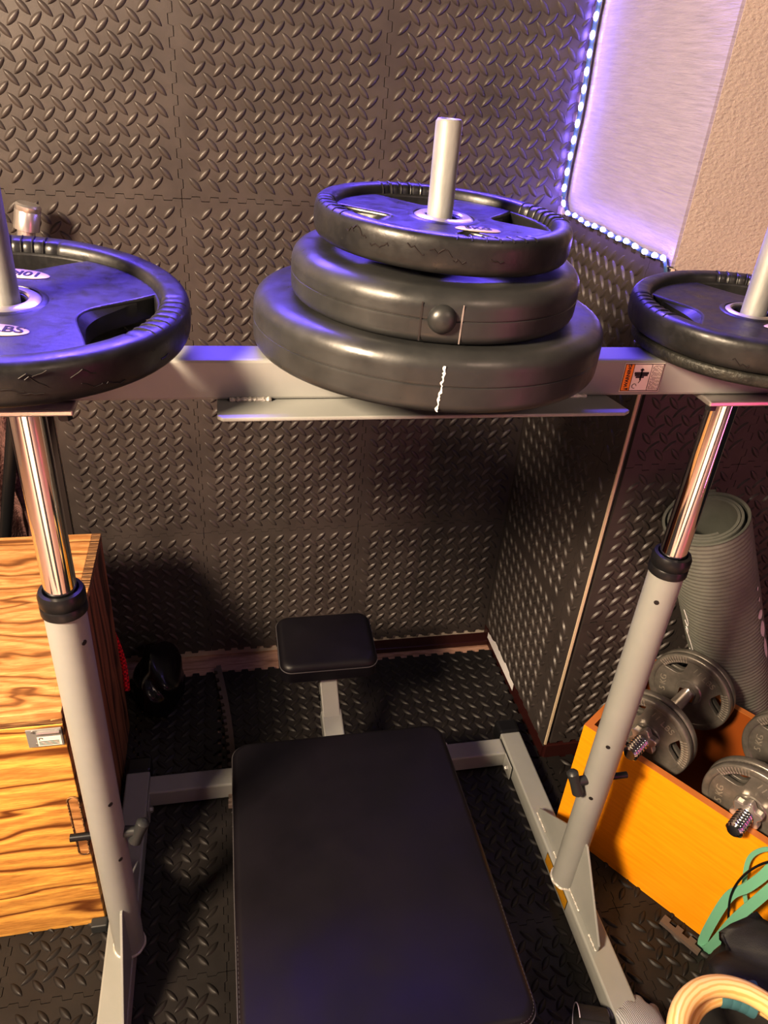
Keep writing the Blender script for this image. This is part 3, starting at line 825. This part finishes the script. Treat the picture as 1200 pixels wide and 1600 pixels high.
# slot handle outline
sl = MB(); c = V((-.303, fy_ - .001, .325)); pts = []
for k in range(24):
    a = 2 * PI * k / 24; pts.append((c.x + .010 * math.cos(a), c.y, c.z + .010 * math.sin(a) + (.075 if math.sin(a) > 0 else -.075)))
sl.tube(pts, .0016, 6, closed=True); pb(sl, 'slot_rim', M['ply_edge'])
sl = MB(); sl.prism([(p[0], p[2]) for p in pts], -.0008, .0005, Matrix(((1, 0, 0, 0), (0, 0, -1, fy_), (0, 1, 0, 0), (0, 0, 0, 1)))); pb(sl, 'hand_slot', M['ply_top'])
mb = MB(); mb.box(-.318, fy_ - .022, .0005, -.285, fy_, .024); pb(mb, 'rubber_foot', M['knob'], bevel=.003)

# ------------------------------------------------------------------ orange box
U = V((.570, -.8216, 0)); W_ = V((.8216, .570, 0)); P0 = V((.757, 1.045, 0)); OH = .355; OD = .328; OL = .475; OT = .016
OM = Matrix((U, W_, V((0, 0, 1)))).transposed().to_4x4(); OM.translation = P0
ob = thing('orange_drawer_box', 'open orange wood veneer box holding two dumbbells', 'wooden box', mtx=OM)
# local frame: x along U, y along W, z up
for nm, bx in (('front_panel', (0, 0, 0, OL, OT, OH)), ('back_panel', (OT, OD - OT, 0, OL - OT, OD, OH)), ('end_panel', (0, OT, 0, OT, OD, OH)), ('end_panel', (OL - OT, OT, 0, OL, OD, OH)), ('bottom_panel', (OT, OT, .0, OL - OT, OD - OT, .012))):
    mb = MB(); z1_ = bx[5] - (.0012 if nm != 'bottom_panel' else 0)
    mb.box(bx[0], bx[1], .001, bx[3], bx[4], z1_); o = mb.build(nm, M['orange'] if nm == 'front_panel' else M['orange_shaded'], ob)
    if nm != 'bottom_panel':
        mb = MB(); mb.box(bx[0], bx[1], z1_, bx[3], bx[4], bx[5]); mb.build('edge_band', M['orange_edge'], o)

def dumbbell(label, u0, v0, z, yaw=0):
    m = OM @ Matrix.Translation((u0, v0, z)) @ Matrix.Rotation(PI / 2 + yaw, 4, 'Z')   # local x = along W
    t = thing('dumbbell', label, 'dumbbell', mtx=m, group='dumbbells in the orange box')
    Ld = .385
    RX = lambda x: Matrix.Translation((x, 0, 0)) @ Matrix.Rotation(PI / 2, 4, 'Y')
    b = MB(); b.tube([(.115, 0, 0), (.135, 0, 0), (.19, 0, 0), (.25, 0, 0), (.27, 0, 0)], [.0145, .015, .017, .015, .0145], 24); b.build('handle', M['ring'], t)
    for s in (0, 1):
        sx = lambda x: x if s == 0 else Ld - x
        b = MB(); pr = []
        for k in range(13): x = .002 + k * .008; pr += [(.0150, sx(x)), (.0168, sx(x + .0015)), (.0168, sx(x + .003)), (.0138, sx(x + .0045)), (.0138, sx(x + .006))]
        pr = [(0, sx(0)), (.0125, sx(0))] + pr
        b.lathe(pr, 24, Matrix.Rotation(PI / 2, 4, 'Y')); b.build('threaded_end', M['chrome'], t)
        b = MB(); x0_, x1_ = sorted((sx(.055), sx(.071)))
        star = []
        for k in range(36):
            a = 2 * PI * k / 36; r_ = .0285 + .005 * math.cos(6 * a); star.append((r_ * math.cos(a), r_ * math.sin(a)))
        b.prism(star, x0_, x1_, Matrix.Rotation(PI / 2, 4, 'Y')); b.build('star_nut', M['ring'], t, bevel=.002)
        b = MB(); x0_, x1_ = sorted((sx(.113), sx(.121))); b.lathe([(0, x0_), (.021, x0_), (.021, x1_), (0, x1_)], 6, Matrix.Rotation(PI / 2, 4, 'Y'), smooth=False); b.build('hex_collar', M['chrome'], t)
        for (a_, r_) in ((.073, .098), (.093, .099)):
            x0_, x1_ = sorted((sx(a_), sx(a_ + .0185)))
            b = MB()
            loops = [[(( r_ - .010) * math.cos(q), (r_ - .010) * math.sin(q)) for q in [2 * PI * k / 72 for k in range(72)]], [(.0135 * math.cos(q), .0135 * math.sin(q)) for q in [2 * PI * k / 24 for k in range(24)]]]
            ga = [20, 140, 260]
            for g in ga:
                lp = []
                for k in range(17): q = rad(g) + rad(-24 + 3 * k); lp.append(((r_ * .78) * math.cos(q), (r_ * .78) * math.sin(q)))
                for k in range(1, 16): q = rad(g) + rad(24 - 3 * k); f = abs(1 - k / 8); rr_ = r_ * (.50 + .28 * f ** 2.5); lp.append((rr_ * math.cos(q), rr_ * math.sin(q)))
                loops.append(lp)
            vs, fs = flat_shape(loops, .010, .001)
            mm = RX((x0_ + x1_) / 2); b.add([mm @ v for v in vs], fs)
            pr = []
            for k in range(20):
                q = 2 * PI * k / 20; pr.append((r_ - .0085 + .0085 * (abs(math.cos(q)) ** .6) * (1 if math.cos(q) > 0 else -1), .009 * (abs(math.sin(q)) ** .6) * (1 if math.sin(q) > 0 else -1)))
            b.lathe(pr, 96, mm, closed=True)
            b.lathe([(.0135, -.0088), (.030, -.0088), (.033, -.005), (.033, .005), (.030, .0088), (.0135, .0088)], 48, mm)
            po = b.build('weight_disc', M['hammer'], t)
            for g in ga:
                rbm = MB()
                for k in range(-5, 6):
                    q = rad(g + k * 4.2); 
                    for dz in (-1, 1):
                        rbm.tube([mm @ V((r_ * .80 * math.cos(q), r_ * .80 * math.sin(q), dz * .0065)), mm @ V((r_ * .955 * math.cos(q), r_ * .955 * math.sin(q), dz * .0085))], .0016, 6)
                rbm.build('grip_ribs', M['hammer_rib'], po)
            if a_ == .073 or True:
                for q0, tx in ((80, '5 KG'), (200, '11 LBS')):
                    q = rad(q0)
                    for dz in (-1, 1):
                        n3 = V((dz, 0, 0)); c3 = mm @ V((r_ * .62 * math.cos(q), r_ * .62 * math.sin(q), dz * .0062))
                        up3 = (mm.to_3x3() @ V((math.cos(q), math.sin(q), 0))).normalized()
                        x3 = up3.cross(n3)
                        text('weight_marking', tx, .021, M['hammer_rib'], po, frame(c3, x3, n3), .0008)
    return t
dumbbell('grey iron dumbbell at the orange box end beside the right post', .118, -.022, .3745, rad(-1))
dumbbell('grey iron dumbbell at the near right end of the orange box above the green band', .350, -.040, .3745, rad(-2))

# ------------------------------------------------------------------ yoga mat
T0 = V((.972, 1.150, .826)); B0 = V((1.345, 1.150, .065)); ax = (T0 - B0); Lm = ax.length
ym = framez(B0, V((0, -1, 0)), ax)
mt = thing('yoga_mat', 'rolled ribbed grey green exercise mat leaning on the foam wall behind the orange box', 'yoga mat', mtx=ym)
b = MB(); turns = 3.6; n = 150; th = .0058
def spr(q): # q 0..1 outer->inner
    return .090 - .010 * turns * q * .95 + (.0015 * math.sin(q * 9))
prof = []
for i in range(n + 1):
    q = i / n; a = q * turns * 2 * PI + 2.4; r_ = spr(q); prof.append((r_, a))
rows = 120
for side in (0, 1):
    pass
def P_(r_, a, z): return V((r_ * math.cos(a), r_ * math.sin(a), z))
vs = []; Z_ = [0, Lm]
out_n = int(n / turns) + 6
# outer wrap with ribs (fine z), the rest with plain walls
zr = [Lm * k / 300 for k in range(301)]
vo = []
for i in range(out_n + 1):
    r_, a = prof[i]
    for k, z in enumerate(zr): vo.append(P_(r_ + (.0006 if k % 4 < 2 else -.0006), a, z))
K = len(zr)
b.add(vo, [(i * K + k, (i + 1) * K + k, (i + 1) * K + k + 1, i * K + k + 1) for i in range(out_n) for k in range(K - 1)], True)
def strip(r_off, i0, flip):
    vv = []
    for i in range(i0, n + 1):
        r_, a = prof[i]; vv += [P_(r_ + r_off, a, 0), P_(r_ + r_off, a, Lm)]
    m_ = n + 1 - i0; f = [(2 * i, 2 * i + 2, 2 * i + 3, 2 * i + 1) for i in range(m_ - 1)]
    if flip: f = [q[::-1] for q in f]
    b.add(vv, f, True)
strip(0, out_n, False); strip(-th, 0, True)
for z in (0, Lm):
    vv = []
    for i in range(n + 1):
        r_, a = prof[i]; vv += [P_(r_, a, z), P_(r_ - th, a, z)]
    b.add(vv, [(2 * i, 2 * i + 1, 2 * i + 3, 2 * i + 2) for i in range(n)])
for i in (0, n):
    r_, a = prof[i]; b.add([P_(r_, a, 0), P_(r_ - th, a, 0), P_(r_ - th, a, Lm), P_(r_, a, Lm)], [(0, 1, 2, 3)])
b.build('mat_roll', M['mat'], mt)
# printed decoration wrapped on the roll (white line script and leaf shapes)
def onroll(a, z, dr=.0012): 
    q = ((a - 2.4) % (2 * PI)) / (2 * PI * turns); return P_(spr(q) + dr, a, z)
# camera-facing angle in roll coordinates
cl = ym.inverted() @ CAM; ca_ = math.atan2(cl.y, cl.x)
def side_angle(px, py):
    best = None
    for k in range(-90, 91, 2):
        pass
b = MB()
sgn = 1
R3i = ym.to_3x3()
# decide which angular direction goes to image left
dleft = 1 if (R3i @ V((math.cos(ca_ + .8), math.sin(ca_ + .8), 0))).dot(right) < 0 else -1
def scr(pts, r_=.0011):
    P3 = [onroll(ca_ + dleft * a, z) for a, z in pts]; b.tube(smooth_path(P3, 6), r_, 6)
aL = 1.12
scr([(aL - .05, .62), (aL - .12, .585), (aL - .06, .565), (aL + .02, .58)])
scr([(aL + .05, .555), (aL - .02, .55), (aL + .03, .53), (aL + .08, .545)])
scr([(aL + .02, .53), (aL - .04, .50), (aL - .09, .455), (aL - .06, .44)])
scr([(aL + .12, .47), (aL + .05, .44), (aL - .02, .41), (aL + .03, .385), (aL + .1, .40)])
scr([(aL - .05, .41), (aL - .10, .39), (aL - .06, .37), (aL - .14, .335)])
b.build('line_print', M['white'], mt)
b = MB()
def leafp(a0, z0, da, dz, w):
    n_ = 10; L_ = []; R_ = []
    for i in range(n_ + 1):
        t = i / n_; ww = w * math.sin(t * PI) ** .8
        L_.append(onroll(ca_ - dleft * (a0 + da * t - ww / .088), z0 + dz * t, .0014)); R_.append(onroll(ca_ - dleft * (a0 + da * t + ww / .088), z0 + dz * t, .0014))
    b.add(L_ + R_, [(i, i + 1, n_ + 2 + i, n_ + 1 + i) for i in range(n_)]); b.add(L_ + R_, [(n_ + 1 + i, n_ + 2 + i, i + 1, i) for i in range(n_)])
for args in ((1.08, .655, .02, .012, .004), (1.09, .62, .03, .012, .004), (1.05, .595, .04, -.03, .012), (1.08, .56, .03, -.06, .012), (1.12, .50, .02, -.08, .009)):
    b = MB(); leafp(*args); b.build('leaf_print', M['white'], mt)

# ------------------------------------------------------------------ barbell behind, robe, bag
bt = atY(44, 318, 1.68); bbm = V((-.66, 1.66, .02)); d = (bbm - bt)
bar = thing('barbell', 'chrome ended barbell standing on end behind the left weight plates', 'barbell', mtx=framez(bbm, (1, 0, 0), -d))
Lb = d.length
b = MB(); b.tube([(0, 0, .0), (0, 0, Lb - .085)], .014, 16); b.build('shaft', M['blackplastic'], bar)
b = MB(); b.lathe([(0, Lb), (.021, Lb), (.0245, Lb - .004), (.0245, Lb - .012), (.0238, Lb - .013), (.0245, Lb - .014), (.0245, Lb - .05), (.017, Lb - .052), (.017, Lb - .085)], 32); b.build('end_cap', M['ring'], bar)
b = MB(); b.tube([(-.03, 0, Lb - .085), (.02, 0, Lb - .085)], .016, 12); b.build('clip', M['blackplastic'], bar)
# robe
b = MB(); n = 40; rows = 20; vs = []
ra = atY(12, 770, 1.62)
for j in range(rows + 1):
    z = -.55 + 1.05 * j / rows
    for i in range(n + 1):
        s = i / n; x = -.16 + .17 * s; vs.append(V((x + .006 * math.sin(j * .9), .022 * math.sin(s * 17 + j * .1) + .006 * math.sin(j * 1.7 + i), z)))
b.add(vs, [(j * (n + 1) + i, j * (n + 1) + i + 1, (j + 1) * (n + 1) + i + 1, (j + 1) * (n + 1) + i) for j in range(rows) for i in range(n)], True)
o = b.build('fleece_robe', M['robe']); o.location = (ra.x + .0, 1.725, .60)
q = o.modifiers.new('s', 'SOLIDIFY'); q.thickness = .012
tag(o, 'mauve brown fleece robe hanging in the dark gap behind the plywood box', 'robe')
rp = atY(14, 655, 1.71)
b = MB(); b.tube(smooth_path([(0, 0, .12), (.004, 0, .06), (.012, .0, -.01), (.022, 0, -.05)], 5), .010, 10, flat=.35, up=(1, 0, 0)); b.tube([(0, 0, .12), (0, .06, .12)], .004, 8)
o = b.build('red_strap', M['red']); o.location = rp; tag(o, 'short red strap hanging on the wall behind the left chrome rod', 'strap')

# black bag behind the box
bgp = V((-.212, 1.60, 0))
bag = thing('gym_bag', 'glossy black bag with red braided handle slumped on the floor between plywood box and wall', 'bag', bgp)
bm = bmesh.new(); bmesh.ops.create_icosphere(bm, subdivisions=4, radius=1)
for v in bm.verts:
    c = v.co; x, y, z = c
    f = 1 + .10 * math.sin(5 * x + 3 * z) * math.cos(4 * y) + .05 * math.sin(11 * z + 7 * x)
    zz_ = z * .085 * f
    v.co = V((x * .062 * f * (1.05 - .25 * z), y * .11 * f, max(-.076, zz_) + .078))
me = bpy.data.meshes.new('bag_body'); bm.to_mesh(me); bm.free(); me.materials.append(M['glossbag'])
for p in me.polygons: p.use_smooth = True
o = bpy.data.objects.new('bag_body', me); C.objects.link(o); o.parent = bag
def loc(p): return p - bgp
b = MB(); b.tube(smooth_path([loc(atY(172, 980, 1.53)), loc(atY(185, 1010, 1.525)), loc(atY(194, 1040, 1.52)), loc(atY(199, 1078, 1.50))], 8), .0075, 12); b.build('braided_handle', M['redrope'], bag)
b = MB(); b.tube(smooth_path([loc(atY(175, 1020, 1.53)), loc(atY(183, 1050, 1.52)), loc(atY(190, 1078, 1.51))], 8), .006, 8, flat=.4); b.build('strap', M['greystrap'], bag)

# ------------------------------------------------------------------ pile at lower right
# bag: soft black nylon
bgc = V((.987, .488, 0))
nb = thing('nylon_bag', 'black nylon bag with grey seams slumped against the orange box', 'bag', bgc)
bm = bmesh.new(); bmesh.ops.create_cube(bm, size=2); bmesh.ops.subdivide_edges(bm, edges=bm.edges, cuts=9, use_grid_fill=True)
for v in bm.verts:
    x, y, z = v.co
    x2 = x * math.sqrt(1 - y * y / 4) ; y2 = y * math.sqrt(1 - x * x / 4)
    rr_ = 1 - .10 * (z + 1) / 2
    wob = .010 * math.sin(7 * x + 4 * z) + .012 * math.sin(6 * y - 5 * z + 1)
    zz_ = (z + 1) / 2 * .30
    top = z > .95
    if top: zz_ += .03 * math.cos(x * 2.2) * math.cos(y * 1.9) - .018 * abs(math.sin(3.1 * x + 1.2)) + .01 * math.sin(5 * y + x * 3)
    v.co = V((x2 * .15 * rr_ + wob - .035 * (z + 1) / 2, y2 * .105 * rr_ + wob * .6 - .045 * (z + 1) / 2, zz_ * .95 + (0.004 if z > -.9 else .002)))
bmesh.ops.rotate(bm, verts=bm.verts, cent=(0, 0, 0), matrix=Matrix.Rotation(rad(-52), 3, 'Z'))
me = bpy.data.meshes.new('bag_body'); bm.to_mesh(me); bm.free(); me.materials.append(M['bagcloth'])
for p in me.polygons: p.use_smooth = True
o = bpy.data.objects.new('bag_body', me); C.objects.link(o); o.parent = nb
# wooden rings
def gring(label, px, py, z, tx, ty, seed):
    c = atZ(px, py, z)
    m = tilt(c.x, c.y, c.z, tx, ty)
    t = thing('gymnastic_ring', label, 'gym ring', mtx=m)
    b = MB(); pts = [V((.102 * math.cos(a), .102 * math.sin(a), 0)) for a in [2 * PI * k / 96 for k in range(96)]]
    b.tube(pts, .0162, 24, closed=True); b.build('ring_body', M['ringwood'], t)
    return t, c, m
g1, c1, m1 = gring('pale wooden gymnastics ring on top of the pile, upper of two', 1168, 1658, .372, -.03, .06, 1)
g2, c2, m2 = gring('pale wooden gymnastics ring lying partly under the upper ring', 1178, 1668, .335, .0, .03, 2)
# teal strap wrapped round the upper ring
a0 = .95
b = MB()
for k, aa in enumerate((1.45, 1.33, 1.21, 1.09)):
    c_ = m2 @ V((.102 * math.cos(aa), .102 * math.sin(aa), 0)); rd = (m2.to_3x3() @ V((math.cos(aa), math.sin(aa), 0))).normalized(); up_ = m2.to_3x3() @ V((0, 0, 1))
    pts = [c_ + rd * (.0185 + .0015 * k) * math.cos(q) + up_ * (.0185 + .0015 * k) * math.sin(q) for q in [2 * PI * j / 24 for j in range(24)]]
    b.tube(pts, .012, 8, closed=True, flat=.12, up=None)
b.build('teal_webbing_strap', M['teal']); tag(bpy.data.objects['teal_webbing_strap'], 'teal webbing strap wrapped around the lower wooden ring', 'strap')
# green band hung over box front edge
def ribbon(mb, pix, w, th=.0022, n=8):
    P3 = smooth_path([V(p) for p in pix], n); mb.tube(P3, w / 2, 8, flat=th / w * 1.0, up=None)
def onbox(px, py, d):
    # plane parallel to the box front at distance d toward viewer
    r = ray(px, py); nrm = -W_; pp = P0 + nrm * d
    return CAM + r * ((pp - CAM).dot(nrm) / r.dot(nrm))
def band(name, pts, w, m, th, label, cat, closed=False):
    b = MB(); P3 = smooth_path(pts, 8, closed); n_ = len(P3); vs = []
    nrm = -W_
    for i, p in enumerate(P3):
        t = (P3[(i + 1) % n_ if closed else min(i + 1, n_ - 1)] - P3[(i - 1) % n_ if closed else max(i - 1, 0)]).normalized(); s = t.cross(nrm).normalized()
        for a_, b_ in ((-1, 1), (1, 1), (1, -1), (-1, -1)): vs.append(p + s * w / 2 * a_ + nrm * th / 2 * b_)
    fs = []
    for i in range(n_ if closed else n_ - 1):
        j = (i + 1) % n_
        for k in range(4): fs.append((i * 4 + k, i * 4 + (k + 1) % 4, j * 4 + (k + 1) % 4, j * 4 + k))
    b.add(vs, fs, True); o = b.build(name, m, bevel=0, weld=True)
    return o
gb = thing('resistance_band', 'mint green latex resistance band looped over the right end of the orange box', 'resistance band', P0)
def gbp(o): o.parent = gb; o.matrix_parent_inverse = Matrix.Identity(4); o.location = -P0
big = [onbox(1225, 1310, .030), onbox(1205, 1355, .030), onbox(1170, 1385, .034), onbox(1140, 1400, .034), onbox(1113, 1440, .03), onbox(1097, 1475, .022), onbox(1108, 1482, .030), onbox(1145, 1440, .05), onbox(1185, 1405, .055), onbox(1225, 1370, .055)]
gbp(band('band_loop', big, .019, M['green'], .0024, '', ''))
sm_ = [onbox(1230, 1330, .020), onbox(1195, 1327, .018), onbox(1172, 1340, .015), onbox(1164, 1370, .015), onbox(1164, 1400, .015), onbox(1172, 1425, .015), onbox(1195, 1450, .015), onbox(1230, 1470, .016)]
gbp(band('band_loop', sm_, .009, M['green'], .002, '', ''))
cb = MB(); cb.tube(smooth_path([onbox(1225, 1342, .042), onbox(1190, 1350, .042), onbox(1160, 1370, .040), onbox(1142, 1400, .036), onbox(1138, 1440, .03), onbox(1140, 1475, .028)], 8), .0024, 8)
o = cb.build('black_cord', M['blackplastic']); tag(o, 'thin black cord hanging beside the green resistance band', 'cord')
# glove (knit) : palm lump with fingers
gp = atZ(1030, 1622, .09)
gl = thing('knit_glove', 'grey knitted glove lying at the end of the right base rail', 'glove', (gp.x, gp.y, .0))
def skin(name, verts, edges, radii, m, parent, sub=2):
    me = bpy.data.meshes.new(name); me.from_pydata(verts, edges, []); me.materials.append(m)
    o = bpy.data.objects.new(name, me); C.objects.link(o); o.parent = parent
    md = o.modifiers.new('k', 'SKIN')
    for i, r_ in enumerate(radii): me.skin_vertices[0].data[i].radius = (r_, r_ * .75)
    md.use_smooth_shade = True
    s = o.modifiers.new('s', 'SUBSURF'); s.levels = sub; s.render_levels = sub
    return o
gv = [(0, -.06, .05), (0, -.02, .058), (0, .03, .052), (-.035, .065, .046), (-.05, .085, .030), (-.012, .075, .048), (-.02, .10, .028), (.014, .075, .046), (.02, .098, .026), (.036, .06, .040), (.05, .078, .022), (.035, -.01, .042), (.06, .01, .026)]
ge = [(0, 1), (1, 2), (2, 3), (3, 4), (2, 5), (5, 6), (2, 7), (7, 8), (2, 9), (9, 10), (1, 11), (11, 12)]
skin('glove_body', gv, ge, [.036, .044, .042, .015, .012, .015, .012, .015, .012, .014, .011, .018, .013], M['knit'], gl)
# coiled black strap
sp0 = atZ(925, 1605, .045)
sc_ = thing('webbing_strap', 'rolled black webbing strap with pale edge on the floor beside the bench front', 'strap', mtx=frame((sp0.x, sp0.y, .040), (0, 0, 1), (-.75, .25, .25)))
b = MB(); e = MB(); n = 70; vs = []
for i in range(n + 1):
    a = i / n * 2.3 * 2 * PI; r_ = .036 - .0035 * a / (2 * PI); r2 = r_ * (1 - .0)
    for dr in (0, -.0016):
        for z in (-.028, .028): vs.append(V(((r2 + dr) * math.cos(a) * .9, (r2 + dr) * math.sin(a) * 1.1, z)))
fs = []
for i in range(n):
    o_ = i * 4; q_ = o_ + 4
    fs += [(o_, q_, q_ + 1, o_ + 1), (o_ + 2, o_ + 3, q_ + 3, q_ + 2), (o_, o_ + 2, q_ + 2, q_), (o_ + 1, q_ + 1, q_ + 3, o_ + 3)]
b.add(vs, fs, True); b.build('webbing', M['bagcloth'], sc_)
e.tube([V((.036 * math.cos(a) * .9, .036 * math.sin(a) * 1.1, .0285)) for a in [2 * PI * k / 40 for k in range(36)]], .0011, 6); e.build('pale_edge', M['white'], sc_)
# toothed foam scrap under the box
b = MB(); q0 = atZ(1040, 1428, .014); q1 = atZ(1100, 1478, .014)
dq = (q1 - q0).normalized(); nq = V((dq.y, -dq.x, 0)); nq = nq if nq.y < 0 else -nq
poly = []; Lq = (q1 - q0).length; nT = 6
for i in range(nT):
    for (t, dpt) in ((i / nT, 0 if i % 2 else .010), ((i + 1) / nT, 0 if i % 2 else .010)): 
        p = q0 + dq * Lq * t - nq * dpt; poly.append((p.x, p.y))
for t in (1, 0): p = q0 + dq * Lq * t + nq * .012; poly.append((p.x, p.y))
b.prism([(x - nq.x * -.012 , y - nq.y * -.012) for x, y in poly], .0042, .0142)
tag(b.build('foam_scrap', M['foam_edge']), 'small toothed piece of brown foam at the base of the orange box', 'foam strip')

# ------------------------------------------------------------------ lights
def area(name, loc, target, size, power, col, sy=None, spread=None):
    l = bpy.data.lights.new(name, 'AREA'); l.energy = power; l.color = col; l.size = size
    if sy: l.shape = 'RECTANGLE'; l.size_y = sy
    if spread: l.spread = spread
    o = bpy.data.objects.new(name, l); C.objects.link(o); o.location = loc
    o.rotation_euler = (V(target) - V(loc)).to_track_quat('-Z', 'Y').to_euler(); return o
area('ceiling_lamp_left', (-1.45, -.25, 2.3), (.3, 1.3, 1.05), .42, 128, (1, .80, .58))
area('fill_light_right', (1.1, -.9, 2.5), (.7, 1.0, .5), .5, 8, (1, .74, .60))  # weak warm fill added from the right, no known fitting
area('fill_light_behind', (-.6, -1.9, 2.4), (-.6, -1.9, 0), .8, 75, (1, .86, .62), spread=rad(80))  # added to brighten the floor that the chrome rods reflect
area('led_ceiling_strip', (-.1, 1.66, 2.25), (-.1, .30, 1.50), 1.9, 24, (.17, .10, 1.0), .05, spread=rad(76))
area('pink_reflection_light', (1.9, -.9, .8), (.6, .9, .9), .08, 5, (1, .12, .35), 1.4)  # added for a pink streak in the chrome, source unseen
w = bpy.data.worlds.new('w'); bpy.context.scene.world = w; w.use_nodes = True; nt = w.node_tree
bg = nt.nodes['Background']
tc = nn(nt, 'ShaderNodeTexCoord'); sx = nn(nt, 'ShaderNodeSeparateXYZ'); nt.links.new(tc.outputs['Generated'], sx.inputs[0])
rz = ramp(nt, sx.outputs['Z'], [(.0, (.01, .008, .008)), (.45, (.035, .03, .026)), (1, (.07, .058, .062))])
nt.links.new(rz, bg.inputs['Color']); bg.inputs['Strength'].default_value = .9
vs_ = bpy.context.scene.view_settings
vs_.view_transform = 'Standard'; vs_.look = 'None'; vs_.exposure = 0.72; vs_.gamma = .8
